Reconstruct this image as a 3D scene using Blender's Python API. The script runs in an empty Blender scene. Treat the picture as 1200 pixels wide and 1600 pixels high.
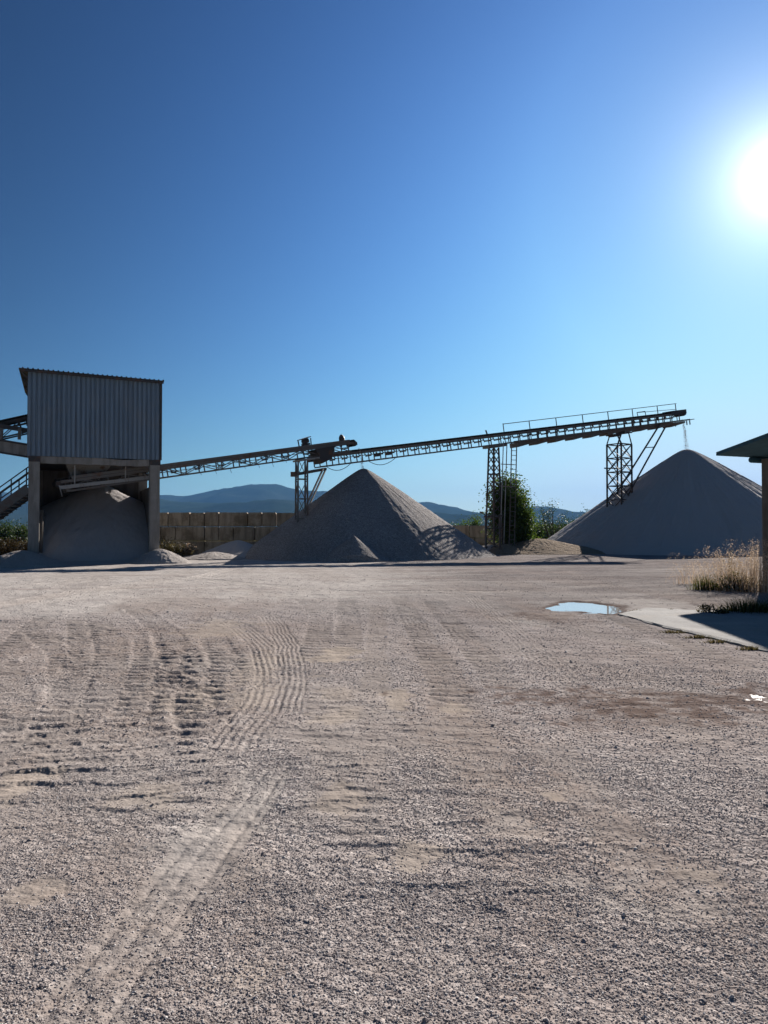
import bpy, math, random
import numpy as np
from mathutils import Vector, Matrix

random.seed(7)
R = math.radians
scene = bpy.context.scene
COL = scene.collection

# ------------------------------------------------------------------ camera
F_PX = 1200.0                       # focal length in photo pixels (photo 1200 x 1600)
EYE = 1.6
PITCH = math.atan(26.0 / F_PX)
cam_d = bpy.data.cameras.new("camera")
cam_d.sensor_fit = 'HORIZONTAL'
cam_d.sensor_width = 36.0
cam_d.lens = 36.0
cam_d.clip_start = 0.05
cam_d.clip_end = 60000.0
cam = bpy.data.objects.new("camera", cam_d)
COL.objects.link(cam)
cam.location = (0, 0, EYE)
cam.rotation_euler = (R(90) + PITCH, 0, 0)
scene.camera = cam

# ------------------------------------------------------------------ sky, sun, exposure
EXPOSURE = 1.25
SUN_AZ = R(27.5)                    # clockwise from +Y
SUN_EL = R(22.4)
SUN_DIR = Vector((math.sin(SUN_AZ) * math.cos(SUN_EL), math.cos(SUN_AZ) * math.cos(SUN_EL), math.sin(SUN_EL)))
world = bpy.data.worlds.new("World")
scene.world = world
world.use_nodes = True
wn = world.node_tree
wn.nodes.clear()
w_out = wn.nodes.new('ShaderNodeOutputWorld')
w_bg = wn.nodes.new('ShaderNodeBackground')
w_sky = wn.nodes.new('ShaderNodeTexSky')
w_sky.sky_type = 'NISHITA'
w_sky.sun_disc = False
w_sky.sun_elevation = SUN_EL
w_sky.sun_rotation = SUN_AZ
w_sky.altitude = 100
w_sky.air_density = 1.0
w_sky.dust_density = 0.07
w_sky.ozone_density = 1.0
w_bg.inputs['Strength'].default_value = 0.1
w_gam = wn.nodes.new('ShaderNodeGamma')
w_gam.inputs['Gamma'].default_value = 1.55
wn.links.new(w_sky.outputs['Color'], w_gam.inputs['Color'])
# bright aureole of the air right round the sun
w_tc = wn.nodes.new('ShaderNodeTexCoord')
w_dot = wn.nodes.new('ShaderNodeVectorMath'); w_dot.operation = 'DOT_PRODUCT'
w_dot.inputs[1].default_value = SUN_DIR
wn.links.new(w_tc.outputs['Generated'], w_dot.inputs[0])
w_acos = wn.nodes.new('ShaderNodeMath'); w_acos.operation = 'ARCCOSINE'
wn.links.new(w_dot.outputs['Value'], w_acos.inputs[0])
def w_exp(scale, amp, src=None):
    a = wn.nodes.new('ShaderNodeMath'); a.operation = 'MULTIPLY'; a.inputs[1].default_value = -1.0 / R(scale)
    wn.links.new((src or w_acos).outputs[0], a.inputs[0])
    b = wn.nodes.new('ShaderNodeMath'); b.operation = 'EXPONENT'
    wn.links.new(a.outputs[0], b.inputs[0])
    c = wn.nodes.new('ShaderNodeMath'); c.operation = 'MULTIPLY'; c.inputs[1].default_value = amp
    wn.links.new(b.outputs[0], c.inputs[0])
    return c
SKY_K = 1.0 / (0.1 * 2 ** EXPOSURE)
w1, w2 = w_exp(0.35, 30.0 * SKY_K), w_exp(2.1, 1.9 * SKY_K)
w3 = w_exp(9.0, 0.16 * SKY_K)
w_min = wn.nodes.new('ShaderNodeMath'); w_min.operation = 'MINIMUM'; w_min.inputs[1].default_value = R(64)
wn.links.new(w_acos.outputs[0], w_min.inputs[0])
w_max = wn.nodes.new('ShaderNodeMath'); w_max.operation = 'MAXIMUM'; w_max.inputs[1].default_value = R(15)
wn.links.new(w_min.outputs[0], w_max.inputs[0])
w_fall = w_exp(30.0, 1.04, w_max)
w_add = wn.nodes.new('ShaderNodeMath'); w_add.operation = 'ADD'
wn.links.new(w1.outputs[0], w_add.inputs[0]); wn.links.new(w2.outputs[0], w_add.inputs[1])
w_tint = wn.nodes.new('ShaderNodeVectorMath'); w_tint.operation = 'SCALE'
w_tint.inputs[0].default_value = (1.0, 0.97, 0.92)
w_add2 = wn.nodes.new('ShaderNodeMath'); w_add2.operation = 'ADD'
wn.links.new(w_add.outputs[0], w_add2.inputs[0]); wn.links.new(w3.outputs[0], w_add2.inputs[1])
wn.links.new(w_add2.outputs[0], w_tint.inputs['Scale'])
w_sum = wn.nodes.new('ShaderNodeVectorMath'); w_sum.operation = 'ADD'
w_gain = wn.nodes.new('ShaderNodeVectorMath'); w_gain.operation = 'MULTIPLY'
w_gain.inputs[1].default_value = (0.052, 0.076, 0.101)
wn.links.new(w_gam.outputs[0], w_gain.inputs[0])
w_scl = wn.nodes.new('ShaderNodeVectorMath'); w_scl.operation = 'SCALE'
wn.links.new(w_gain.outputs[0], w_scl.inputs[0]); wn.links.new(w_fall.outputs[0], w_scl.inputs['Scale'])
def w_vm(op, a, b=None, sc=None):
    nd = wn.nodes.new('ShaderNodeVectorMath'); nd.operation = op
    wn.links.new(a.outputs[0], nd.inputs[0])
    if b is not None:
        if hasattr(b, 'outputs'): wn.links.new(b.outputs[0], nd.inputs[1])
        else: nd.inputs[1].default_value = b
    if sc is not None: nd.inputs['Scale'].default_value = sc
    return nd
w_sq = w_vm('MULTIPLY', w_vm('MULTIPLY', w_scl, w_scl), (0.46, 0.30, 0.22))      # the brightest sky rolls off
w_roll = w_vm('SCALE', w_vm('DIVIDE', w_scl, w_vm('ADD', w_sq, (1, 1, 1))), sc=SKY_K)
wn.links.new(w_roll.outputs[0], w_sum.inputs[0]); wn.links.new(w_tint.outputs[0], w_sum.inputs[1])
wn.links.new(w_sum.outputs[0], w_bg.inputs['Color'])
wn.links.new(w_bg.outputs[0], w_out.inputs['Surface'])

sun_d = bpy.data.lights.new("sun", 'SUN')
sun_d.energy = 4.5
sun_d.angle = R(0.53)
sun_d.color = (1.0, 0.93, 0.86)
sun = bpy.data.objects.new("sun", sun_d)
COL.objects.link(sun)
sun.rotation_euler = SUN_DIR.to_track_quat('Z', 'Y').to_euler()
sun.location = (40, 60, 60)

vs = scene.view_settings
vs.view_transform = 'Standard'
vs.look = 'None'
vs.gamma = 1.0
vs.exposure = EXPOSURE
vs.use_curve_mapping = False
scene.cycles.max_bounces = 6
scene.cycles.diffuse_bounces = 3
scene.cycles.volume_bounces = 0

# ------------------------------------------------------------------ pixel -> world
_f = np.array([0, math.cos(PITCH), math.sin(PITCH)])
_u = np.array([0, -math.sin(PITCH), math.cos(PITCH)])
def pix(x, y, D):
    """world point seen at photo pixel (x, y) at forward distance D (world Y)"""
    d = np.array([(x - 600) / F_PX, 0, 0]) + _f + _u * ((800 - y) / F_PX)
    return Vector(np.array([0, 0, EYE]) + d * (D / d[1]))
def gpix(x, y, z=0.0):
    d = np.array([(x - 600) / F_PX, 0, 0]) + _f + _u * ((800 - y) / F_PX)
    t = (z - EYE) / d[2]
    return float(d[0] * t), float(d[1] * t)

# ------------------------------------------------------------------ numpy noise
_rng = np.random.RandomState(3)
_PERM = _rng.permutation(4096).astype(np.int64)
_VAL = _rng.rand(4096).astype(np.float32)
def _hash(ix, iy):
    return _PERM[(_PERM[ix & 4095] + iy) & 4095]
def vnoise(x, y):
    """value noise in [0,1]"""
    x0 = np.floor(x); y0 = np.floor(y)
    fx = (x - x0).astype(np.float32); fy = (y - y0).astype(np.float32)
    ix = x0.astype(np.int64); iy = y0.astype(np.int64)
    fx = fx * fx * (3 - 2 * fx); fy = fy * fy * (3 - 2 * fy)
    a = _VAL[_hash(ix, iy)]; b = _VAL[_hash(ix + 1, iy)]
    c = _VAL[_hash(ix, iy + 1)]; d = _VAL[_hash(ix + 1, iy + 1)]
    return (a * (1 - fx) + b * fx) * (1 - fy) + (c * (1 - fx) + d * fx) * fy
def fbm(x, y, period, octaves=4, gain=0.5, off=0.0):
    s = np.zeros(np.shape(x), np.float32); amp = 1.0; tot = 0.0; fr = 1.0 / period
    for k in range(octaves):
        ca, sa = math.cos(0.7 * k + off), math.sin(0.7 * k + off)
        s += amp * (vnoise((x * ca - y * sa) * fr + 17.3 * k + off * 31, (x * sa + y * ca) * fr + 5.1 * k + off * 57) - 0.5)
        tot += amp; amp *= gain; fr *= 2.03
    return s * 2 / tot            # about [-1, 1]
def sstep(a, b, x):
    t = np.clip((x - a) / (b - a), 0, 1)
    return t * t * (3 - 2 * t)

# ------------------------------------------------------------------ mesh helpers
ORG = {}
def link(o, parent=None):
    COL.objects.link(o)
    if parent is not None:
        o.parent = parent
    return o
def tag(o, label=None, cat=None, group=None, kind=None):
    if label: o['label'] = label
    if cat: o['category'] = cat
    if group: o['group'] = group
    if kind: o['kind'] = kind
    return o
def empty(name, loc, label, cat, group=None):
    o = bpy.data.objects.new(name, None)
    o.empty_display_size = 0.3
    o.location = loc
    COL.objects.link(o)
    ORG[o.name] = Vector(loc)
    return tag(o, label, cat, group)
def np_mesh(name, verts, faces, mat=None, parent=None, smooth=False, origin=None, attrs=None, uniform=None):
    """verts (N,3) world coordinates; faces: list of lists or an (M,k) array"""
    verts = np.asarray(verts, np.float64)
    if origin is None:
        mn, mx = verts.min(0), verts.max(0)
        origin = Vector(((mn[0] + mx[0]) / 2, (mn[1] + mx[1]) / 2, mn[2]))
    origin = Vector(origin)
    loc = verts - np.array(origin)
    me = bpy.data.meshes.new(name)
    if isinstance(faces, np.ndarray):
        M, k = faces.shape
        me.vertices.add(len(loc)); me.vertices.foreach_set('co', loc.astype(np.float32).ravel())
        me.loops.add(M * k); me.loops.foreach_set('vertex_index', faces.astype(np.int32).ravel())
        me.polygons.add(M)
        me.polygons.foreach_set('loop_start', np.arange(0, M * k, k, dtype=np.int32))
        me.polygons.foreach_set('loop_total', np.full(M, k, np.int32))
        me.update(calc_edges=True)
    else:
        me.from_pydata([tuple(v) for v in loc], [], faces)
    if attrs:
        for an, av in attrs.items():
            at = me.attributes.new(an, 'FLOAT', 'POINT')
            at.data.foreach_set('value', np.asarray(av, np.float32))
    me.polygons.foreach_set('use_smooth', np.full(len(me.polygons), bool(smooth)))
    if mat: me.materials.append(mat)
    me.update()
    o = bpy.data.objects.new(name, me)
    po = ORG[parent.name] if parent is not None else Vector((0, 0, 0))
    o.location = origin - po
    link(o, parent)
    ORG[o.name] = origin
    return o

class MB:
    def __init__(self): self.v = []; self.f = []
    def add(self, vs_, fs_):
        n = len(self.v); self.v += [tuple(q) for q in vs_]; self.f += [[i + n for i in q] for q in fs_]
    def hexa(self, p):            # 8 points: bottom 4 ccw, top 4
        self.add(p, [[3, 2, 1, 0], [4, 5, 6, 7], [0, 1, 5, 4], [1, 2, 6, 5], [2, 3, 7, 6], [3, 0, 4, 7]])
    def box(self, c, ux, uy, uz):  # centre and three half axes
        c, ux, uy, uz = Vector(c), Vector(ux), Vector(uy), Vector(uz)
        self.hexa([c - ux - uy - uz, c + ux - uy - uz, c + ux + uy - uz, c - ux + uy - uz,
                   c - ux - uy + uz, c + ux - uy + uz, c + ux + uy + uz, c - ux + uy + uz])
    def bar(self, p, q, w, h=None, up=(0, 0, 1)):
        h = h or w
        p, q = Vector(p), Vector(q); d = (q - p)
        if d.length < 1e-6: return
        u = d.normalized(); up = Vector(up)
        if abs(u.dot(up)) > 0.98: up = Vector((1, 0.3, 0))
        s = u.cross(up).normalized(); n = s.cross(u).normalized()
        self.box((p + q) / 2, d / 2, s * w / 2, n * h / 2)
    def angle(self, p, q, w, t, up=(0, 0, 1), side=1):   # an L profile
        p, q = Vector(p), Vector(q); u = (q - p).normalized(); up = Vector(up)
        if abs(u.dot(up)) > 0.98: up = Vector((0, 1, 0))
        s = u.cross(up).normalized() * side; n = s.cross(u).normalized()
        if side < 0: n = -n
        self.box((p + q) / 2 + n * (w / 2), (q - p) / 2, s * t / 2, n * w / 2)
        self.box((p + q) / 2 + s * (w / 2), (q - p) / 2, s * (w / 2 - t * .6), n * t / 2)
    def tube(self, p, q, r, n=8, r2=None, caps=True):
        r2 = r if r2 is None else r2
        p, q = Vector(p), Vector(q); u = (q - p).normalized()
        a = u.orthogonal().normalized(); b = u.cross(a)
        vs_ = []
        for c, rr in ((p, r), (q, r2)):
            for k in range(n):
                t = 2 * math.pi * k / n
                vs_.append(c + a * (rr * math.cos(t)) + b * (rr * math.sin(t)))
        fs_ = [[k, (k + 1) % n, n + (k + 1) % n, n + k] for k in range(n)]
        if caps: fs_ += [list(range(n))[::-1], list(range(n, 2 * n))]
        self.add(vs_, fs_)
    def path(self, pts, r, n=6):
        for a, b in zip(pts[:-1], pts[1:]): self.tube(a, b, r, n)
    def build(self, name, mat=None, parent=None, smooth=False, origin=None):
        return np_mesh(name, self.v, self.f, mat, parent, smooth, origin)

# ------------------------------------------------------------------ material helpers
class NT:
    def __init__(self, name):
        self.m = bpy.data.materials.new(name); self.m.use_nodes = True
        self.t = self.m.node_tree; self.t.nodes.clear()
        self.out = self.t.nodes.new('ShaderNodeOutputMaterial')
        self._tc = None
    def n(self, typ, **kw):
        nd = self.t.nodes.new('ShaderNode' + typ)
        for k, v in kw.items():
            setattr(nd, k, v)
        return nd
    def l(self, a, b): self.t.links.new(a, b)
    def sock(self, s, v):
        if hasattr(v, 'is_output'): self.l(v, s)
        elif isinstance(v, (tuple, list)) and len(v) == 3 and s.type == 'RGBA': s.default_value = (*v, 1)
        else: s.default_value = v
    def co(self, which='Object'):
        if self._tc is None: self._tc = self.n('TexCoord')
        return self._tc.outputs[which]
    def mapped(self, scale, which='Object'):
        m = self.n('Mapping'); m.inputs['Scale'].default_value = scale
        self.l(self.co(which), m.inputs['Vector']); return m.outputs[0]
    def noise(self, scale, detail=4, rough=0.55, vec=None, dist=0.0):
        nd = self.n('TexNoise'); nd.inputs['Scale'].default_value = scale
        nd.inputs['Detail'].default_value = detail; nd.inputs['Roughness'].default_value = rough
        nd.inputs['Distortion'].default_value = dist
        self.l(vec or self.co(), nd.inputs['Vector']); return nd.outputs['Fac']
    def voro(self, scale, feature='F1', vec=None):
        nd = self.n('TexVoronoi', feature=feature); nd.inputs['Scale'].default_value = scale
        self.l(vec or self.co(), nd.inputs['Vector']); return nd
    def ramp(self, fac, stops, interp='LINEAR'):
        nd = self.n('ValToRGB'); cr = nd.color_ramp; cr.interpolation = interp
        while len(cr.elements) < len(stops): cr.elements.new(0.5)
        for e, (p, c) in zip(cr.elements, stops):
            e.position = p; e.color = (*c, 1) if isinstance(c, (tuple, list)) else (c, c, c, 1)
        self.l(fac, nd.inputs[0]); return nd.outputs[0]
    def mix(self, fac, a, b, blend='MIX'):
        nd = self.n('Mix', data_type='RGBA', blend_type=blend)
        self.sock(nd.inputs[0], fac); self.sock(nd.inputs[6], a); self.sock(nd.inputs[7], b)
        return nd.outputs[2]
    def math(self, op, a, b=None, c=None, clamp=False):
        nd = self.n('Math', operation=op, use_clamp=clamp)
        self.sock(nd.inputs[0], a)
        if b is not None: self.sock(nd.inputs[1], b)
        if c is not None: self.sock(nd.inputs[2], c)
        return nd.outputs[0]
    def maprange(self, v, a, b, c=0.0, d=1.0):
        nd = self.n('MapRange'); nd.inputs[1].default_value = a; nd.inputs[2].default_value = b
        nd.inputs[3].default_value = c; nd.inputs[4].default_value = d
        self.l(v, nd.inputs[0]); return nd.outputs[0]
    def attr(self, name):
        return self.n('Attribute', attribute_name=name).outputs['Fac']
    def bump(self, h, strength=0.5, dist=0.02, normal=None):
        nd = self.n('Bump'); self.sock(nd.inputs['Strength'], strength); nd.inputs['Distance'].default_value = dist
        self.l(h, nd.inputs['Height'])
        if normal is not None: self.l(normal, nd.inputs['Normal'])
        return nd.outputs[0]
    def bsdf(self, color, rough=0.8, metal=0.0, spec=0.4, normal=None, **kw):
        b = self.n('BsdfPrincipled')
        self.sock(b.inputs['Base Color'], color); self.sock(b.inputs['Roughness'], rough)
        self.sock(b.inputs['Metallic'], metal); self.sock(b.inputs['Specular IOR Level'], spec)
        if normal is not None: self.l(normal, b.inputs['Normal'])
        for k, v in kw.items(): self.sock(b.inputs[k], v)
        self.l(b.outputs[0], self.out.inputs['Surface']); return b

M = {}
def steel(name, base, rust=(0.16, 0.085, 0.05), amt=0.45, rough=0.6, dust=(0.42, 0.38, 0.34), metal=0.25):
    t = NT(name)
    g = t.n('NewGeometry')
    pos = g.outputs['Position']
    n1 = t.noise(2.2, 6, 0.65, vec=pos)
    n2 = t.noise(11.0, 5, 0.6, vec=pos)
    c = t.mix(t.ramp(n1, [(0.45 + 0.1 * (1 - amt), 0.0), (0.68, 1.0)]), base, rust)
    # pale stone dust settled on faces that look up
    sep = t.n('SeparateXYZ'); t.l(g.outputs['Normal'], sep.inputs[0])
    up = t.math('MULTIPLY', t.maprange(sep.outputs[2], 0.2, 0.9), t.maprange(n2, 0.35, 0.6))
    c = t.mix(up, c, dust)
    c = t.mix(t.maprange(n2, 0.3, 0.75, 0.0, 0.35), c, tuple(x * 0.55 for x in base))
    t.bsdf(c, rough, metal, 0.4, normal=t.bump(n2, 0.2, 0.01))
    return t.m
M['steel'] = steel('weathered_steel', (0.16, 0.145, 0.13))
M['dark_steel'] = steel('dark_steel', (0.06, 0.055, 0.055), amt=0.4)
M['pale_steel'] = steel('galvanised_steel', (0.34, 0.33, 0.31), amt=0.3)
M['rust_steel'] = steel('rusty_steel', (0.15, 0.10, 0.075), amt=0.8)
def rubber():
    t = NT('conveyor_rubber')
    n = t.noise(6, 5)
    t.bsdf(t.mix(t.maprange(n, 0.4, 0.7), (0.025, 0.024, 0.024), (0.11, 0.10, 0.09)), 0.8, 0, 0.3, normal=t.bump(n, 0.2, 0.01))
    return t.m
M['rubber'] = rubber()
def concrete(name, base, stain, streak=True, moss=None):
    t = NT(name)
    g = t.n('NewGeometry'); pos = g.outputs['Position']
    m = t.n('Mapping'); m.inputs['Scale'].default_value = (2.4, 2.4, 0.35); t.l(pos, m.inputs[0])
    s = t.noise(1.6, 6, 0.65, vec=m.outputs[0])
    n = t.noise(1.1, 6, 0.6, vec=pos); f = t.noise(30, 4, 0.6, vec=pos)
    c = t.mix(t.maprange(n, 0.35, 0.7), base, tuple(x * 0.72 for x in base))
    if streak: c = t.mix(t.ramp(s, [(0.46, 0.0), (0.66, 0.85)]), c, stain)
    if moss: c = t.mix(t.ramp(t.noise(0.9, 5, 0.7, vec=pos), [(0.5, 0.0), (0.62, 0.8)]), c, moss)
    c = t.mix(t.maprange(f, 0.3, 0.7, 0.0, 0.35), c, tuple(x * 0.5 for x in base))
    h = t.math('ADD', f, t.math('MULTIPLY', n, 1.5))
    t.bsdf(c, 0.92, 0, 0.12, normal=t.bump(h, 0.5, 0.02))
    return t.m
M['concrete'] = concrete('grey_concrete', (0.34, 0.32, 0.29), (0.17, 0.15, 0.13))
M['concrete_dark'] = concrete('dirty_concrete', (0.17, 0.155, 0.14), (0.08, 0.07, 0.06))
M['block'] = concrete('block_concrete', (0.50, 0.40, 0.29), (0.18, 0.14, 0.10), moss=(0.17, 0.125, 0.075))
M['slab'] = concrete('slab_concrete', (0.28, 0.27, 0.255), (0.19, 0.175, 0.16), streak=False, moss=(0.24, 0.215, 0.185))
M['canopy'] = concrete('canopy_paint', (0.05, 0.115, 0.15), (0.035, 0.07, 0.09))
def cladding():
    t = NT('blue_grey_cladding')
    g = t.n('NewGeometry'); pos = g.outputs['Position']
    m = t.n('Mapping'); m.inputs['Scale'].default_value = (3, 3, 0.12); t.l(pos, m.inputs[0])
    s = t.noise(2.2, 5, 0.6, vec=m.outputs[0]); n = t.noise(0.8, 4, vec=pos)
    c = t.mix(t.maprange(s, 0.35, 0.7), (0.20, 0.265, 0.33), (0.125, 0.17, 0.22))
    c = t.mix(t.maprange(n, 0.5, 0.75, 0, 0.5), c, (0.25, 0.26, 0.27))
    rs = t.ramp(t.noise(1.3, 6, 0.7, vec=m.outputs[0]), [(0.58, 0.0), (0.72, 0.55)])
    c = t.mix(rs, c, (0.15, 0.11, 0.085))
    t.bsdf(c, 0.55, 0.3, 0.35)
    return t.m
M['cladding'] = cladding()

def gravel_mat(name, cols, cell, bump_d, fine=0.0, streak=0.0, dark=0.55):
    """loose crushed stone: each cell a stone of its own colour; fine = share of dust between"""
    t = NT(name)
    g = t.n('NewGeometry'); pos = g.outputs['Position']
    v = t.voro(cell, vec=pos); v2 = t.voro(cell * 2.3, vec=pos)
    sep = t.n('SeparateColor'); t.l(v.outputs['Color'], sep.inputs[0])
    sep2 = t.n('SeparateColor'); t.l(v2.outputs['Color'], sep2.inputs[0])
    c1 = t.ramp(sep.outputs[0], [(0.0, cols[0]), (0.4, cols[1]), (0.8, cols[2]), (1.0, cols[3])])
    c2 = t.ramp(sep2.outputs[0], [(0.0, cols[0]), (0.4, cols[1]), (0.8, cols[2]), (1.0, cols[3])])
    c = t.mix(0.45, c1, c2)
    big = t.noise(0.35, 5, 0.6, vec=pos)
    c = t.mix(t.maprange(big, 0.35, 0.7, 0.0, 0.45), c, tuple(x * dark for x in cols[1]))
    if fine: c = t.mix(fine, c, cols[1])
    h = t.math('ADD', t.math('MULTIPLY', v.outputs['Distance'], -1.0), t.math('MULTIPLY', v2.outputs['Distance'], -0.5))
    mid = t.noise(3.0, 4, 0.6, vec=pos)
    h2 = t.math('ADD', h, t.math('MULTIPLY', mid, 0.8))
    t.bsdf(c, 0.95, 0, 0.03, normal=t.bump(h2, 0.9, bump_d))
    return t.m
M['gravel_pile'] = gravel_mat('crushed_gravel', [(0.15, 0.14, 0.135), (0.30, 0.278, 0.265), (0.37, 0.345, 0.33), (0.6, 0.57, 0.54)], 20, 0.03)
M['sand_pile'] = gravel_mat('fine_grit', [(0.38, 0.355, 0.34), (0.48, 0.45, 0.43), (0.51, 0.48, 0.46), (0.58, 0.55, 0.53)], 60, 0.01, fine=0.6, dark=0.85)
M['bay_pile'] = gravel_mat('bay_grit', [(0.32, 0.29, 0.28), (0.43, 0.40, 0.385), (0.47, 0.44, 0.42), (0.56, 0.53, 0.5)], 40, 0.015, fine=0.5, dark=0.7)
M['spill'] = gravel_mat('pale_stone_dust', [(0.30, 0.27, 0.25), (0.42, 0.38, 0.35), (0.5, 0.46, 0.42), (0.62, 0.58, 0.54)], 22, 0.03, fine=0.4, dark=0.75)
M['earth'] = gravel_mat('tan_earth', [(0.18, 0.13, 0.09), (0.29, 0.22, 0.155), (0.34, 0.27, 0.2), (0.42, 0.36, 0.29)], 12, 0.05, fine=0.4)

def leaf_mat(name, dark, light, trans=0.45, dry=None, tint=(1.25, 1.3, 0.6)):
    t = NT(name)
    a = t.attr('tone')
    c = t.ramp(a, [(0.0, dark), (0.75, light), (1.0, dry or light)])
    d = t.n('BsdfPrincipled'); t.l(c, d.inputs['Base Color']); d.inputs['Roughness'].default_value = 0.55
    d.inputs['Specular IOR Level'].default_value = 0.08
    tr = t.n('BsdfTranslucent')
    t.l(t.mix(1.0, c, tint, 'MULTIPLY'), tr.inputs[0])
    mx = t.n('MixShader'); mx.inputs[0].default_value = trans
    t.l(d.outputs[0], mx.inputs[1]); t.l(tr.outputs[0], mx.inputs[2]); t.l(mx.outputs[0], t.out.inputs['Surface'])
    return t.m
M['leaf'] = leaf_mat('poplar_leaf', (0.025, 0.045, 0.015), (0.075, 0.115, 0.035))
M['leaf_dark'] = leaf_mat('hedge_leaf', (0.018, 0.032, 0.018), (0.045, 0.07, 0.03), 0.3)
M['leaf_olive'] = leaf_mat('weed_leaf', (0.045, 0.04, 0.02), (0.11, 0.095, 0.05), 0.35, (0.24, 0.18, 0.11), (1.1, 1.05, .75))
M['bramble'] = leaf_mat('bramble_leaf', (0.022, 0.018, 0.012), (0.055, 0.042, 0.026), 0.25, (0.09, 0.065, 0.04), (1.1, 1.0, .7))
M['straw'] = leaf_mat('dry_grass', (0.22, 0.165, 0.12), (0.40, 0.32, 0.25), 0.4, (0.62, 0.54, 0.46), (1.1, 1.0, 0.85))
M['grass'] = leaf_mat('green_grass', (0.03, 0.035, 0.014), (0.075, 0.08, 0.03), 0.35, (0.2, 0.16, 0.09))
def bark():
    t = NT('bark'); n = t.noise(9, 5, 0.6)
    t.bsdf(t.mix(n, (0.05, 0.04, 0.03), (0.15, 0.125, 0.10)), 0.9, 0, 0.2, normal=t.bump(n, 0.5, 0.02)); return t.m
M['bark'] = bark()

# ------------------------------------------------------------------ ground
def G(x, y): return gpix(x, y)
TRACKS = []      # (points in metres, width, kind, depth, period)
def track(pxs, width, kind, depth, period=0.2):
    depth *= {'lug': .54, 'wave': .42}.get(kind, .62)
    TRACKS.append((np.array([G(*p) for p in pxs]), width, kind, depth, period))
# smooth grooved tyre arcs, then lug prints (photo positions on the ground)
track([(300, 958), (372, 978), (412, 1012), (426, 1055), (408, 1105), (372, 1155), (330, 1210)], 0.40, 'groove', 0.012)
track([(335, 948), (420, 962), (450, 1010), (455, 1070), (430, 1135)], 0.36, 'groove', 0.013)
track([(255, 985), (283, 1030), (305, 1085), (322, 1135), (330, 1180)], 0.46, 'lug', 0.05, 0.30)
track([(205, 950), (262, 990), (272, 1045), (270, 1110), (250, 1170)], 0.42, 'lug', 0.034, 0.24)
track([(150, 968), (172, 1010), (168, 1080), (150, 1140)], 0.42, 'lug', 0.032, 0.24)
track([(330, 992), (352, 1030), (350, 1085), (325, 1135)], 0.40, 'lug', 0.036, 0.24)
track([(50, 985), (100, 1020), (110, 1085), (90, 1140), (50, 1190)], 0.42, 'lug', 0.034, 0.24)
track([(-60, 1010), (0, 1040), (20, 1110), (0, 1180)], 0.42, 'lug', 0.03, 0.24)
track([(110, 1110), (140, 1180), (120, 1240), (60, 1320)], 1.1, 'wave', 0.034, 0.27)
track([(10, 1120), (30, 1200), (5, 1270), (-60, 1360)], 1.1, 'wave', 0.036, 0.30)
track([(215, 1120), (225, 1190), (205, 1250), (150, 1330)], 1.0, 'wave', 0.03, 0.25)
track([(325, 1135), (330, 1190), (300, 1260), (250, 1330)], 0.6, 'wave', 0.02, 0.25)
track([(80, 960), (30, 1000), (-40, 1060)], 0.42, 'lug', 0.03, 0.24)
track([(120, 965), (130, 1010), (120, 1060), (70, 1120)], 0.4, 'lug', 0.028, 0.2)
track([(230, 990), (232, 1040), (215, 1100), (170, 1160)], 0.4, 'lug', 0.032, 0.2)
track([(300, 1000), (312, 1040), (310, 1090), (290, 1150)], 0.4, 'lug', 0.03, 0.22)
track([(370, 1000), (388, 1040), (380, 1080)], 0.36, 'lug', 0.026, 0.2)
track([(520, 1060), (515, 1110), (505, 1170), (480, 1230)], 0.5, 'wave', 0.022, 0.2)
track([(640, 1100), (640, 1150), (620, 1210)], 0.5, 'wave', 0.016, 0.2)
track([(590, 1090), (600, 1140), (600, 1200)], 0.5, 'wave', 0.018, 0.22)
track([(420, 1110), (450, 1150), (440, 1210)], 0.5, 'wave', 0.016, 0.22)
track([(970, 1060), (1040, 1120), (1130, 1200)], 0.6, 'wave', 0.014, 0.25)
track([(860, 930), (960, 965), (1080, 1010), (1200, 1060)], 0.45, 'lug', 0.016, 0.25)
track([(620, 930), (650, 980), (690, 1050), (720, 1120)], 0.42, 'lug', 0.022, 0.22)
track([(540, 930), (545, 980), (540, 1030)], 0.42, 'lug', 0.02, 0.22)
track([(470, 935), (500, 960), (498, 1000), (480, 1040)], 0.4, 'lug', 0.024, 0.24)
track([(590, 945), (588, 1040), (580, 1150), (572, 1270), (560, 1420)], 0.34, 'wave', 0.014, 0.16)
track([(670, 935), (715, 985), (760, 1035), (800, 1090)], 0.42, 'lug', 0.022, 0.22)
track([(735, 930), (800, 985), (860, 1040), (940, 1110)], 0.42, 'groove', 0.008)
track([(560, 1060), (545, 1160), (520, 1250), (490, 1330)], 0.5, 'wave', 0.016, 0.24)
track([(690, 1070), (720, 1130), (740, 1200), (770, 1280)], 0.5, 'wave', 0.016, 0.24)
track([(450, 1165), (430, 1195), (360, 1290), (262, 1410), (130, 1585), (-60, 1860)], 0.36, 'smooth', 0.02)
track([(840, 1140), (930, 1260), (1060, 1420), (1180, 1560)], 0.34, 'groove', 0.005)
track([(-40, 955), (110, 928), (250, 908), (420, 893)], 0.7, 'groove', 0.055)
track([(-40, 925), (150, 905), (330, 892), (520, 884)], 0.7, 'groove', 0.055)
track([(40, 948), (170, 925), (300, 905), (380, 884)], 0.6, 'groove', 0.05)
track([(250, 900), (520, 925), (800, 925), (1060, 905)], 0.7, 'groove', 0.04)
track([(300, 915), (560, 945), (700, 990), (900, 1040), (1190, 1100)], 0.5, 'groove', 0.014)
track([(1185, 1035), (1000, 1010), (860, 975), (700, 925), (560, 900)], 0.5, 'groove', 0.014)

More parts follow.
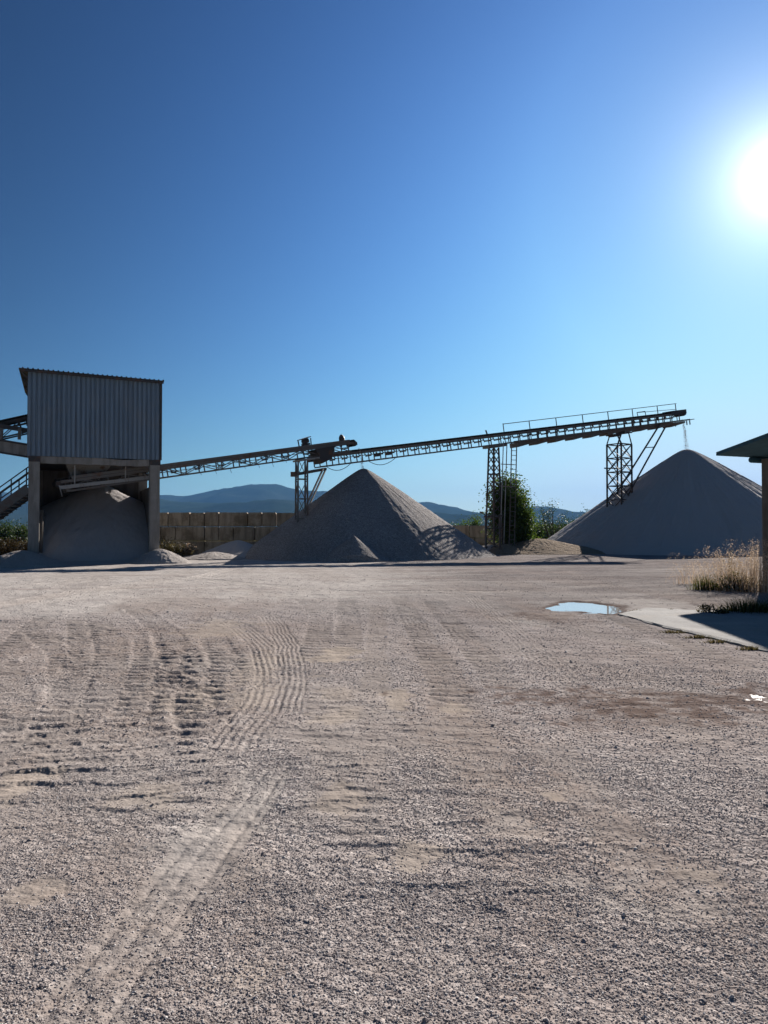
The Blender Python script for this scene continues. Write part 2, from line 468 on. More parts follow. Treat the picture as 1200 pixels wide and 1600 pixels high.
PATCH = []       # sand / fine dust stains: centre, half axes (m), strength, kind
def patch(x, y, hx, hy, s, kind, rot=0.0):
    cx, cy = G(x, y)
    ax = hx / F_PX * cy
    ay = abs(G(x, y + hy)[1] - G(x, y - hy)[1]) / 2
    PATCH.append((cx, cy, ax, ay, s, kind, rot))
for a in [(532, 1027, 52, 17, 1.0), (624, 1100, 24, 22, .8), (538, 1120, 40, 14, .7), (708, 1108, 36, 11, .75), (530, 1085, 30, 12, .4),
          (868, 1250, 32, 28, .6), (652, 1335, 60, 26, .7), (530, 1255, 40, 22, .7), (20, 1230, 50, 34, .7), (330, 1085, 60, 26, .5),
          (210, 1250, 70, 20, .55), (70, 1390, 40, 26, .5), (400, 1050, 40, 40, .45), (340, 985, 50, 14, .55), (1100, 1370, 40, 26, .4),
          (380, 1530, 60, 30, .35), (390, 1090, 40, 30, .5)]:
    patch(*a, 'sand')
for a in [(790, 1295, 55, 40, .55), (1050, 1420, 120, 32, .6), (330, 1350, 90, 80, .5), (980, 1400, 60, 30, .4), (880, 1380, 60, 20, .4),
          (700, 1500, 130, 60, .25), (1015, 945, 80, 14, .7), (870, 962, 40, 7, .8), (640, 925, 180, 14, .35), (820, 970, 40, 8, .5)]:
    patch(*a, 'dust')
patch(1090, 1098, 290, 30, .95, 'wet'); patch(1200, 1093, 38, 8, 1.0, 'wet'); patch(830, 962, 30, 6, .7, 'wet')
patch(860, 965, 60, 10, .6, 'wet'); patch(980, 1120, 160, 26, .4, 'wet')
PUD = (*G(913, 947.5), 0.76, 1.22)   # puddle centre, half width, half length
CRACK = []

def ground_fields(x, y, micro=True):
    """height, stain masks and painted self-shade mask of the yard at world x, y"""
    x = np.asarray(x, np.float64); y = np.asarray(y, np.float64)
    d = np.hypot(x, y)
    near = 1 - sstep(45, 75, d)
    h = (0.035 * fbm(x, y, 7.0, 3) + 0.012 * fbm(x, y, 1.6, 3, off=1.0)) * near
    h += (0.006 + 0.007 * sstep(10, 16, d)) * fbm(x, y, 0.45, 3, off=2.0) * (1 - sstep(38, 48, d))
    n1 = fbm(x, y, 3.2, 4, off=3.0); n2 = fbm(x, y, 0.9, 4, off=4.0); n3 = fbm(x, y, 9.0, 3, off=5.0)
    # pale stone dust towards the hopper and piles
    leftw = 1 - sstep(-3.0, 4.5, x + 1.5 * n1)
    dust = sstep(13.0, 19.5, d + 2.4 * n1 + 1.4 * n2 - 0.25 * (x + 6)) * (0.10 + 0.90 * leftw)
    dust = np.clip(dust + 0.35 * n2 * dust + 0.22 * np.clip(n1, 0, 1), 0, 1)
    brown = sstep(0.5, -2.2, x + 0.8 * n1 - 0.06 * (y - 8)) * sstep(4.2, 6.5, d + n1) * (1 - sstep(12.0, 14.5, d + 1.4 * n1)) * np.clip(0.75 + 0.7 * n2, 0, 1)
    brown = np.maximum(brown, 0.55 * sstep(0.15, 0.5, n3) * (1 - sstep(16, 22, d)))
    # long streaks of swept dust in the back of the yard
    stq = fbm(x * 0.16 + y * 0.05, y * 1.1 - x * 0.25, 0.9, 4, 0.6, off=16.0)
    dust = np.clip(dust + sstep(14, 20, d) * (0.8 * stq), 0, 1)
    brown = np.clip(brown + sstep(15, 22, d) * 0.9 * np.clip(-stq - 0.05, 0, 1), 0, 1)
    brown = np.maximum(brown, 0.6 * sstep(0.0, 2.5, x + n1 - 0.15 * (y - 7)) * sstep(4.0, 6.0, d) * (1 - sstep(9, 15, d + n1)) * np.clip(.6 + n2, 0, 1))
    lane = fbm(x * .9 + y * .12, y * .22, 1.3, 4, 0.55, off=18.0)
    brown = np.maximum(brown, np.clip(.9 * sstep(-.05, .45, lane), 0, .8) * (1 - .6 * sstep(14, 22, d)))
    sand = np.zeros_like(d); wet = np.zeros_like(d); smooth = np.zeros_like(d)
    for (cx, cy, ax, ay, s, kind, rot) in PATCH:
        sel = (np.abs(x - cx) < ax * 2.2) & (np.abs(y - cy) < ay * 2.2)
        if not sel.any(): continue
        xs, ys = x[sel], y[sel]
        q = np.hypot((xs - cx) / ax, (ys - cy) / ay) + 0.8 * fbm(xs, ys, 0.55, 3, off=6.0) + 0.7 * fbm(xs, ys, 0.12, 3, off=6.5)
        m = s * (1 - sstep(0.55, 1.15, q))
        tgt = {'sand': sand, 'dust': dust, 'wet': wet}[kind]
        tgt[sel] = np.maximum(tgt[sel], m)
        if kind != 'wet': smooth[sel] = np.maximum(smooth[sel], m)
    # flatten round the puddle and sink it
    pq = np.hypot((x - PUD[0]) / PUD[2], (y - PUD[1]) / PUD[3])
    flat = 1 - sstep(1.3, 3.0, pq)
    h = h * (1 - flat) + flat * (0.004 + 0.010 * fbm(x, y, 0.6, 3, off=7.0))
    h -= 0.055 * (1 - sstep(0.55, 1.18, pq + 0.5 * fbm(x, y, 0.55, 4, off=8.0)))
    wet = np.maximum(wet, .85 * (1 - sstep(1.0, 1.25, pq + 0.5 * fbm(x, y, 0.55, 4, off=8.0))))
    for (pts, w, kind, dep, per) in TRACKS:
        mn, mx = pts.min(0) - w - .5, pts.max(0) + w + .5
        sel = np.nonzero((x > mn[0]) & (x < mx[0]) & (y > mn[1]) & (y < mx[1]))[0] if x.ndim == 1 else None
        if sel is None or not len(sel): continue
        # resample the path as a smooth curve
        seg = np.hypot(*np.diff(pts, axis=0).T); L = np.concatenate([[0], np.cumsum(seg)])
        ss = np.arange(0, L[-1], max(0.12, L[-1] / 160)); 
        cxs = np.interp(ss, L, pts[:, 0]); cys = np.interp(ss, L, pts[:, 1])
        k = np.ones(9) / 9; pad = 4
        cxs = np.convolve(np.pad(cxs, pad, 'edge'), k, 'valid'); cys = np.convolve(np.pad(cys, pad, 'edge'), k, 'valid')
        xs, ys = x[sel], y[sel]
        best = np.full(len(xs), 1e9); bs = np.zeros(len(xs)); bv = np.zeros(len(xs))
        for i in range(len(ss) - 1):
            ax_, ay_ = cxs[i], cys[i]; dx, dy = cxs[i + 1] - ax_, cys[i + 1] - ay_
            ll = math.hypot(dx, dy)
            if ll < 1e-6: continue
            rx, ry = xs - ax_, ys - ay_
            t = np.clip((rx * dx + ry * dy) / (ll * ll), 0, 1)
            ex, ey = rx - t * dx, ry - t * dy
            dd = ex * ex + ey * ey
            b = dd < best
            best = np.where(b, dd, best)
            bs = np.where(b, ss[i] + t * ll, bs)
            bv = np.where(b, np.sign(dx * ry - dy * rx) * np.sqrt(dd), bv)
        jn = fbm(xs, ys, 0.5, 3, off=9.0); jf = fbm(xs, ys, 0.09, 3, off=9.5)
        v = bv + 0.03 * jn
        m = (1 - sstep(w * 0.42, w * 0.56, np.abs(v) + 0.02 * jf))
        ends = sstep(0, 0.8, bs) * sstep(0, 0.8, L[-1] - bs)
        brk = np.clip(0.78 + 0.9 * fbm(xs, ys, 1.1, 3, off=10.0 + dep), 0.12, 1)
        m = m * ends
        if kind == 'lug':
            ph = bs / per + np.abs(v) * 1.2 / w * 0.55 + 0.28 * jn + 0.12 * jf
            fr = ph - np.floor(ph)
            lug = sstep(0.0, 0.12, fr) * (1 - sstep(0.42, 0.85, fr))        # steep face on one side
            hh = -dep * 0.35 * m + dep * m * brk * (lug - 0.35)
            rim = np.exp(-((np.abs(v) - w * 0.62) / 0.05) ** 2) * ends * 0.25 * dep * (0.5 + jn)
            h[sel] += hh + rim
            smooth[sel] = np.maximum(smooth[sel], 0.85 * m * brk)
            brown[sel] = np.maximum(brown[sel], 0.35 * m * brk * (ys < 13))
        elif kind == 'wave':        # shallow ripples of pushed grit: slow rise, short steep drop
            ph = bs / per + 0.55 * jn + 0.22 * jf + np.abs(v) / w * .35
            fr = ph - np.floor(ph)
            saw = fr ** 1.6 * (1 - sstep(0.90, 1.0, fr))
            wm_ = (1 - sstep(w * 0.30, w * 0.62, np.abs(v) + 0.05 * jn)) * ends
            h[sel] += dep * wm_ * (saw * np.clip(brk * 1.3, 0, 1) - .3)
            smooth[sel] = np.maximum(smooth[sel], 0.7 * wm_ * np.clip(.35 + brk, 0, 1))
            brown[sel] = np.maximum(brown[sel], 0.3 * wm_)
        elif kind == 'groove':
            n_g = 6 if w < 0.5 else 7
            g = np.cos(v / w * 2 * math.pi * n_g / 1.0 + jn * 0.35)
            hh = -dep * 0.3 * m + dep * 0.45 * m * g * (0.35 + 0.65 * brk)
            rim = np.exp(-((np.abs(v) - w * 0.6) / 0.06) ** 2) * ends * 0.4 * dep * (0.6 + jn)
            h[sel] += hh + rim
            smooth[sel] = np.maximum(smooth[sel], 0.5 * m)
            dust[sel] = np.clip(dust[sel] + np.where(ys > 13, .55, .12) * m * np.clip(g, -.5, 1) * (.4 + .6 * brk), 0, 1)
        else:
            g = np.exp(-((v - 0.10) / 0.018) ** 2) + 0.8 * np.exp(-((v + 0.02) / 0.02) ** 2) + 0.7 * np.exp(-((v + 0.12) / 0.02) ** 2)
            h[sel] += -dep * 0.4 * m - dep * g * ends * m * (0.6 + 0.6 * jf)
            smooth[sel] = np.maximum(smooth[sel], 0.85 * m * (0.6 + 0.4 * brk))
            dust[sel] = np.maximum(dust[sel], 0.52 * m * np.clip(0.65 + 0.5 * jn, 0, 1))
    # small crusted cracks and ridges of pushed gravel
    rg = 1 - np.abs(fbm(x * 0.55, y * 1.5, 0.55, 3, off=11.0)) * 2.2
    rmask = sstep(0.05, 0.45, fbm(x, y, 2.6, 2, off=12.0))
    h += 0.012 * np.clip(rg, 0, 1) ** 3 * rmask * (1 - sstep(13, 18, d)) * (1 - flat)
    gravel = np.clip(1.0 - 0.75 * smooth - 0.55 * sand - 0.25 * dust + 0.35 * n2 - 0.3 * np.clip(lane, 0, 1) + 0.2 * fbm(x, y, 0.3, 2, off=13.0), 0.05, 1)
    if micro:
        fade = 1 - sstep(5.0, 9.0, d)
        c1 = fbm(x, y, 0.045, 2, 0.6, off=14.0)
        c2 = fbm(x, y, 0.018, 2, 0.6, off=15.0)
        h += fade * gravel * (0.0028 * c1 + 0.0018 * c2 * (1 - sstep(3.4, 5.5, d)))
    # vegetated land beyond the yard
    field = np.maximum(sstep(39, 42, y + n1) * (x < -16.3 + 0.4 * n2), sstep(62, 66, y + 2 * n1))
    field = np.maximum(field, (y < -30) * 1.0)
    dust = np.maximum(dust, .42 * sstep(1.0, -2.0, x + n1) * (1 - sstep(9, 13, d)) * np.clip(.55 + .8 * n1 + .5 * n2, 0, 1))
    self_shade = sstep(6, 19, d + 1.5 * n1) * (0.35 + 0.65 * sstep(-4, 3, x)) * np.clip(.85 + .5 * n2 + .5 * stq, 0, 1.2)  # self-shadowing of the backlit far gravel, painted as a colour mask
    return h, dict(self_shade=np.clip(self_shade, 0, 1), dust=dust, brown=np.clip(brown, 0, 1), sand=sand, wet=np.clip(wet, 0, 1), gravel=gravel, field=field)

def build_ground():
    # rings spaced closer near the camera, sectors closer in front
    r = [0.25]
    while r[-1] < 12000:
        q = r[-1]
        dr = max(0.006, q * q / 1700.0)
        if q < 2.0: dr = 0.06
        elif q < 17: dr = min(dr, 0.032)
        elif q < 47: dr = 0.06
        else: dr = (q - 46) * 0.06 + 0.1
        r.append(q + dr)
    r = np.array(r)
    fine = np.linspace(R(-34), R(34), 1150)
    coarse = np.linspace(R(34), R(360 - 34), 90)[1:-1]
    th = np.concatenate([fine, coarse])
    nr, nt = len(r), len(th)
    rr, tt = np.meshgrid(r, th, indexing='ij')
    x = (rr * np.sin(tt)).ravel(); y = (rr * np.cos(tt)).ravel()
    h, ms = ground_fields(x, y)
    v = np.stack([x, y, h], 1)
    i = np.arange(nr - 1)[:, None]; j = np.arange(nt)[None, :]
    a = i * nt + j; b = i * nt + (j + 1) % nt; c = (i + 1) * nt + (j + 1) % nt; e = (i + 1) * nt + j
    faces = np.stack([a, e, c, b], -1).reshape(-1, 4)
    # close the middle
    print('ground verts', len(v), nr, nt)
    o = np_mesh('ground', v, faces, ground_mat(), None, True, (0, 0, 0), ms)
    tag(o, kind='structure')
    return o

def ground_mat():
    t = NT('yard_gravel')
    g = t.n('NewGeometry'); pos = g.outputs['Position']
    v1 = t.voro(80, vec=pos); v2 = t.voro(160, vec=pos); v3 = t.voro(24, vec=pos); v4 = t.voro(9, vec=pos)
    def stone(v):
        s = t.n('SeparateColor'); t.l(v.outputs['Color'], s.inputs[0])
        return t.ramp(s.outputs[0], [(0.0, (0.18, 0.15, 0.145)), (0.3, (0.335, 0.292, 0.275)), (0.75, (0.455, 0.405, 0.38)), (1.0, (0.74, 0.68, 0.64))])
    c = t.mix(0.45, stone(v1), stone(v2))
    c = t.mix(0.30, c, stone(v3))
    c = t.mix(0.16, c, stone(v4))
    gr = t.attr('gravel'); dust = t.attr('dust'); brown = t.attr('brown'); sand = t.attr('sand'); wet = t.attr('wet'); field = t.attr('field')
    fines = t.noise(160, 3, 0.6, vec=pos); mid = t.noise(5.5, 5, 0.65, vec=pos); big = t.noise(0.8, 5, 0.6, vec=pos)
    finec = t.mix(fines, (0.22, 0.195, 0.175), (0.38, 0.34, 0.31))
    c = t.mix(t.maprange(gr, 0.2, 0.9, 0.85, 0.15), c, finec)
    c = t.mix(t.math('MULTIPLY', t.attr('self_shade'), 0.85), c, t.mix(fines, (0.12, 0.108, 0.105), (0.20, 0.182, 0.175)))  # darker colour stands in for shade between far stones
    dm = t.math('MULTIPLY', dust, t.maprange(mid, 0.25, 0.7, 0.45, 1.0))
    c = t.mix(t.math('MULTIPLY', dm, 0.92), c, t.mix(fines, (0.44, 0.405, 0.37), (0.60, 0.56, 0.52)))
    bm = t.math('MULTIPLY', brown, t.maprange(mid, 0.3, 0.68, 0.25, 1.0))
    c = t.mix(t.math('MULTIPLY', bm, 0.74), c, t.mix(fines, (0.175, 0.13, 0.105), (0.29, 0.225, 0.185)))
    c = t.mix(t.math('MULTIPLY', sand, 0.62), c, t.mix(fines, (0.36, 0.295, 0.235), (0.50, 0.425, 0.35)))
    c = t.mix(t.maprange(big, 0.4, 0.75, 0.0, 0.3), c, (0.17, 0.15, 0.145))
    wm = t.math('MULTIPLY', wet, t.maprange(t.noise(6, 4, 0.6, vec=pos), 0.25, 0.5), clamp=True)
    c = t.mix(t.math('MULTIPLY', wm, 0.85), c, (0.11, 0.076, 0.062))
    fc = t.mix(t.noise(0.5, 6, 0.6, vec=pos), (0.035, 0.045, 0.018), (0.15, 0.125, 0.06))
    c = t.mix(field, c, fc)
    h = t.math('ADD', t.math('MULTIPLY', v1.outputs['Distance'], -0.9), t.math('MULTIPLY', v2.outputs['Distance'], -0.5))
    h = t.math('MULTIPLY', h, t.maprange(gr, 0.1, 0.9, 0.25, 1.0))
    h3 = t.math('ADD', t.math('MULTIPLY', v3.outputs['Distance'], -1.0), t.math('MULTIPLY', t.noise(14, 4, 0.65, vec=pos), 0.9))
    nb = t.bump(h3, t.maprange(gr, 0.1, 0.9, 0.12, 0.45), 0.018)
    nb = t.bump(t.noise(2.2, 5, 0.62, vec=pos), 0.8, 0.07, normal=nb)
    nb = t.bump(h, 0.5, 0.007, normal=nb)
    wm3 = t.maprange(wm, 0.955, 1.0)
    rough = t.mix(wm3, (0.95,) * 3, (0.55,) * 3)
    t.bsdf(c, rough, 0, t.math('MULTIPLY', wm3, 0.10), normal=nb)
    return t.m

build_ground()

# ------------------------------------------------------------------ water in the puddle
def puddle():
    n = 64; v = [(PUD[0], PUD[1], -0.018)]
    for k in range(n):
        a = 2 * math.pi * k / n
        v.append((PUD[0] + 1.35 * PUD[2] * math.cos(a), PUD[1] + 1.35 * PUD[3] * math.sin(a), -0.018))
    f = [[0, 1 + k, 1 + (k + 1) % n] for k in range(n)]
    t = NT('puddle_water')
    t.bsdf((0.42, 0.41, 0.39), 0.03, 0, 1.0, normal=t.bump(t.noise(4, 3, 0.5), 0.02, 0.01), IOR=1.6)
    o = np_mesh('puddle_water', v, f, t.m, None, True)
    tag(o, kind='structure')
puddle()

# ------------------------------------------------------------------ loose stones on the yard
_ico = None
def ico():
    t = (1 + 5 ** .5) / 2
    v = np.array([(-1, t, 0), (1, t, 0), (-1, -t, 0), (1, -t, 0), (0, -1, t), (0, 1, t), (0, -1, -t), (0, 1, -t), (t, 0, -1), (t, 0, 1), (-t, 0, -1), (-t, 0, 1)], float)
    v /= np.linalg.norm(v[0])
    f = np.array([(0, 11, 5), (0, 5, 1), (0, 1, 7), (0, 7, 10), (0, 10, 11), (1, 5, 9), (5, 11, 4), (11, 10, 2), (10, 7, 6), (7, 1, 8), (3, 9, 4), (3, 4, 2), (3, 2, 6), (3, 6, 8), (3, 8, 9), (4, 9, 5), (2, 4, 11), (6, 2, 10), (8, 6, 7), (9, 8, 1)])
    return v, f
def octa():
    v = np.array([(1, 0, 0), (-1, 0, 0), (0, 1, 0), (0, -1, 0), (0, 0, 1), (0, 0, -1)], float)
    f = np.array([(0, 2, 4), (2, 1, 4), (1, 3, 4), (3, 0, 4), (2, 0, 5), (1, 2, 5), (3, 1, 5), (0, 3, 5)])
    return v, f
def stones(P, size, rng, base, flat=0.6):
    bv, bf = base; N = len(P)
    sc = size[:, None] * (0.65 + 0.7 * rng.rand(N, 3)); sc[:, 2] *= flat
    vv = bv[None] * (0.78 + 0.44 * rng.rand(N, len(bv), 1)) * sc[:, None, :]
    a = rng.rand(N) * 2 * math.pi; ca, sa = np.cos(a), np.sin(a)
    tl = (rng.rand(N) - .5) * 1.2; ct, st = np.cos(tl), np.sin(tl)
    x, y, z = vv[..., 0], vv[..., 1], vv[..., 2]
    y, z = y * ct[:, None] - z * st[:, None], y * st[:, None] + z * ct[:, None]
    x, y = x * ca[:, None] - y * sa[:, None], x * sa[:, None] + y * ca[:, None]
    V = np.stack([x + P[:, 0:1], y + P[:, 1:2], z + P[:, 2:3]], -1).reshape(-1, 3)
    Fc = (bf[None] + (np.arange(N) * len(bv))[:, None, None]).reshape(-1, 3)
    tone = np.repeat(rng.rand(N), len(bv))
    return V, Fc, tone
def stone_mat():
    t = NT('loose_stone')
    c = t.ramp(t.attr('tone'), [(0.0, (0.22, 0.185, 0.18)), (0.25, (0.36, 0.315, 0.295)), (0.72, (0.475, 0.425, 0.40)), (0.9, (0.58, 0.53, 0.49)), (1.0, (0.8, 0.76, 0.72))])
    g = t.n('NewGeometry')
    n = t.noise(160, 3, 0.6, vec=g.outputs['Position'])
    c = t.mix(t.maprange(n, 0.3, 0.7, 0.0, 0.35), c, (0.22, 0.2, 0.185))
    t.bsdf(c, 0.85, 0, 0.08, normal=t.bump(n, 0.4, 0.002)); return t.m
def loose_stones():
    rng = np.random.RandomState(11)
    mat = stone_mat()
    Vs, Fs, Ts, off = [], [], [], 0
    for (d0, d1, N, s0, s1, base) in [(2.1, 3.6, 62000, 0.0026, 0.0062, ico()), (3.6, 5.6, 66000, 0.0032, 0.0074, octa()), (5.6, 9.5, 46000, 0.005, 0.010, octa()), (9.5, 15, 13000, 0.007, 0.014, octa()), (15, 27, 5000, 0.010, 0.018, octa())]:
        d = np.sqrt(d0 ** 2 + rng.rand(N) * (d1 ** 2 - d0 ** 2)); a = (rng.rand(N) - .5) * R(62)
        x, y = d * np.sin(a), d * np.cos(a)
        h, ms = ground_fields(x, y)
        pq = np.hypot((x - PUD[0]) / PUD[2], (y - PUD[1]) / PUD[3])
        keep = (rng.rand(N) < np.clip(ms['gravel'] * 1.25 - 0.1, 0.06, 1) * (1 - .8 * ms['wet'])) & (pq > 1.15)
        x, y, h = x[keep], y[keep], h[keep]
        s = s0 + (s1 - s0) * rng.rand(len(x)) ** 2.6
        s *= np.where(rng.rand(len(x)) < 0.004, 2.2, 1.0)
        V, Fc, tn = stones(np.stack([x, y, h + s * 0.05], 1), s, rng, base)
        Vs.append(V); Fs.append(Fc + off); Ts.append(tn); off += len(V)
    o = np_mesh('loose_gravel', np.concatenate(Vs), np.concatenate(Fs), mat, None, False, (0, 0, 0), {'tone': np.concatenate(Ts)})
    tag(o, 'loose grey and pinkish gravel scattered over the yard', 'gravel', kind='stuff')
loose_stones()

# ------------------------------------------------------------------ hills and haze
def hills(name, prof, dist, depth, seed):
    px = np.arange(-900, 2500, 6.0)
    pr = np.array(prof, float)
    yy = np.interp(px, pr[:, 0], pr[:, 1])
    k = np.ones(7) / 7; yy = np.convolve(np.pad(yy, 3, 'edge'), k, 'valid')
    prof_t = np.array([0.0, 0.12, 0.25, 0.38, 0.5, 0.62, 0.72, 0.82, 0.9, 0.96, 1.0, 1.05, 1.2, 1.6])
    hh = np.array([0.0, 0.10, 0.22, 0.36, 0.48, 0.60, 0.70, 0.82, 0.91, 0.97, 1.0, 0.97, 0.75, 0.0])
    tt = np.linspace(0, 1.6, 40)
    V = []
    for t_ in tt:
        D = dist - depth * (1 - t_)
        s = np.interp(t_, prof_t, hh)
        X = (px - 600) / F_PX * dist
        top = EYE + (826 - yy) / F_PX * dist
        Y = np.full_like(X, D)
        wob = fbm(X, Y, dist * 0.06, 5, 0.55, off=seed)
        z = top * s + wob * 0.16 * dist * 0.05 * s * (1 - 0.75 * np.exp(-((t_ - 1) / .12) ** 2)) + wob * 0.004 * dist * s - 3 * (1 - s)
        V.append(np.stack([X, Y + fbm(X, Y, dist * .1, 2, off=seed + 1) * depth * .12 * (1 - s), z], 1))
    nt, npx = len(tt), len(px)
    V = np.concatenate(V)
    i = np.arange(nt - 1)[:, None]; j = np.arange(npx - 1)[None]
    a = i * npx + j
    faces = np.stack([a, a + 1, a + npx + 1, a + npx], -1).reshape(-1, 4)
    t = NT(name + '_wood')
    g = t.n('NewGeometry'); pos = g.outputs['Position']
    n = t.noise(0.012, 8, 0.65, vec=pos); n2 = t.noise(0.0022, 5, 0.6, vec=pos)
    c = t.mix(n, (0.012, 0.022, 0.014), (0.03, 0.042, 0.024))
    c = t.mix(t.maprange(n2, 0.5, 0.7, 0, .5), c, (0.045, 0.05, 0.03))
    t.bsdf(c, 1.0, 0, 0.0, normal=t.bump(n, .4, 10))
    o = np_mesh(name, V, faces, t.m, None, True)
    tag(o, kind='structure')
hills('hills', [(-900, 790), (-500, 806), (-300, 800), (-100, 782), (0, 771), (45, 773), (150, 780), (250, 777), (285, 776), (310, 773), (345, 765), (385, 758), (418, 756), (440, 759.5), (470, 768), (500, 765), (515, 767), (560, 780), (620, 788), (645, 785), (670, 785), (685, 788), (700, 794), (725, 800), (740, 799), (755, 803), (775, 809), (800, 800), (825, 791), (850, 789), (870, 793), (890, 798), (910, 801), (950, 806), (1100, 812), (1300, 806), (1700, 800), (2500, 790)], 6500, 2200, 21.0)
hills('hills', [(-900, 806), (-300, 800), (0, 784), (120, 776), (200, 778), (250, 777), (268, 782), (300, 786), (345, 788), (385, 784), (430, 779), (465, 780), (500, 790), (560, 806), (640, 806), (690, 803), (740, 810), (800, 818), (900, 815), (1100, 819), (1500, 812), (2500, 806)], 4200, 1500, 33.0)

def haze():
    t = NT('haze_air'); 
    p = t.n('VolumePrincipled'); p.inputs['Color'].default_value = (0.20, 0.50, 1.0, 1)
    p.inputs['Density'].default_value = HAZE
    p.inputs['Anisotropy'].default_value = 0.0
    t.l(p.outputs[0], t.out.inputs['Volume'])
    mb = MB(); mb.box((0, 0, 320), (13000, 0, 0), (0, 13000, 0), (0, 0, 330))
    o = mb.build('haze', t.m); tag(o, kind='stuff')
HAZE = 5.2e-5
haze()

# ------------------------------------------------------------------ hopper building
FL = pix(43, 868, 34.2); FL.z = 0          # front left corner on the ground
FRr = pix(249, 868, 36.4); FRr.z = 0
fu = (FRr - FL).normalized()               # along the front, left to right
fn = Vector((-fu.y, fu.x, 0))              # into the building
BW = (FRr - FL).length
BD = 6.2
def B(a, b, z): return FL + fu * a + fn * b + Vector((0, 0, z))
Z_SOF = 4.62; Z_CL = 4.86; Z_TOP = 8.62
bld = empty('hopper_building', FL + fu * (BW / 2) + fn * 3, 'tall blue grey corrugated metal hopper house on concrete pillars over an open bay', 'building')
def bbox(name, a0, a1, b0, b1, z0, z1, mat, parent=bld):
    mb = MB()
    mb.hexa([B(a0, b0, z0), B(a1, b0, z0), B(a1, b1, z0), B(a0, b1, z0), B(a0, b0, z1), B(a1, b0, z1), B(a1, b1, z1), B(a0, b1, z1)])
    return mb.build(name, mat, parent)
PW = 0.46
for (a0, b0) in ((0.0, 0.0), (BW - PW, 0.0), (0.0, BD - 0.5), (BW - PW, BD - 0.5)):
    bbox('pillar', a0, a0 + PW, b0, b0 + 0.5, -0.3, Z_SOF - 0.02, M['concrete'])
for a0 in (0.0, BW - PW):
    bbox('bearing_plate', a0 - 0.01, a0 + PW + 0.03, -0.02, 0.52, Z_SOF - 0.018, Z_CL - 0.004, M['dark_steel'])
# lintel: a slightly sagging, chipped concrete beam
mb = MB(); nn = 24
vt = []
for k in range(nn + 1):
    a = PW + 0.03 + (BW - 2 * PW - 0.05) * k / nn
    top = Z_CL - 0.006 - (0.05 * math.exp(-((k - 18) / 3.0) ** 2))
    bot = Z_SOF - 0.08 + 0.012 * math.sin(k * 1.7)
    vt += [B(a, 0.03, bot), B(a, 0.40, bot), B(a, 0.40, top), B(a, 0.03, top)]
fs = []
for k in range(nn):
    o0 = 4 * k
    for e in range(4): fs.append([o0 + e, o0 + (e + 1) % 4, o0 + 4 + (e + 1) % 4, o0 + 4 + e])
fs += [[3, 2, 1, 0], [4 * nn, 4 * nn + 1, 4 * nn + 2, 4 * nn + 3]]
mb.add(vt, fs); mb.build('lintel', M['concrete'], bld)
# walls of the bay
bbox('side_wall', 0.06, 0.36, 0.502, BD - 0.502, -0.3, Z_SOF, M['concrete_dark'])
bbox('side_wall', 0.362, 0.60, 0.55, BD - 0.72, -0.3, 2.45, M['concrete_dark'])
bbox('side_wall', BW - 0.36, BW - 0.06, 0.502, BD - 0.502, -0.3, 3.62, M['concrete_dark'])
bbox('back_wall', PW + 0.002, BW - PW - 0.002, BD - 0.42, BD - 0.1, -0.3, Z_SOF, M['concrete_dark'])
bbox('floor_slab', 0.02, BW - 0.02, 0.53, BD - 0.05, Z_SOF + 0.004, Z_CL - 0.01, M['dark_steel'])
# corrugated cladding on four sides (real ribs)
def corrug(name, p0, p1, out, z0, z1a, z1b, pitch=0.2, dep=0.055, mat=None):
    L = (p1 - p0).length; u = (p1 - p0).normalized(); n = int(L / pitch)
    prof = [(0.0, 0), (0.55, 0), (0.66, 1), (0.86, 1), (0.97, 0)]
    cols = []
    for k in range(n):
        for (t, d) in prof: cols.append(((k + t) * L / n, d * dep))
    cols.append((L, 0))
    vt, fs = [], []
    for (s, d) in cols:
        q = p0 + u * s - out * d * 1.0
        zt = z1a + (z1b - z1a) * s / L
        vt += [(q.x, q.y, z0), (q.x, q.y, zt), ((q - out * .012).x, (q - out * .012).y, zt), ((q - out * .012).x, (q - out * .012).y, z0)]
    for k in range(len(cols) - 1):
        o0 = 4 * k
        for e in range(4): fs.append([o0 + e, o0 + (e + 1) % 4, o0 + 4 + (e + 1) % 4, o0 + 4 + e])
    mb = MB(); mb.add(vt, fs); return mb.build(name, mat or M['cladding'], bld)
ZA, ZB = 8.62, 8.50
corrug('cladding', B(-0.05, -0.05, 0), B(BW + 0.03, -0.05, 0), -fn, Z_CL, ZA, ZB)
corrug('cladding', B(BW + 0.045, -0.03, 0), B(BW + 0.045, BD + .05, 0), fu, Z_CL, ZB, ZB)
corrug('cladding', B(BW + 0.03, BD + 0.07, 0), B(-0.05, BD + 0.07, 0), fn, Z_CL, ZB, ZA)
corrug('cladding', B(-0.065, BD + .05, 0), B(-0.065, -0.03, 0), -fu, Z_CL, ZA, ZA)
# dark corner trim on the right
mb = MB()
mb.hexa([B(BW - 0.02, -0.075, Z_CL - .02), B(BW + 0.075, -0.075, Z_CL - .02), B(BW + 0.075, -0.052, Z_CL - .02), B(BW - 0.02, -0.052, Z_CL - .02),
         B(BW - 0.02, -0.075, ZB - .03), B(BW + 0.075, -0.075, ZB - .03), B(BW + 0.075, -0.052, ZB - .03), B(BW - 0.02, -0.052, ZB - .03)])
mb.build('corner_trim', M['dark_steel'], bld)
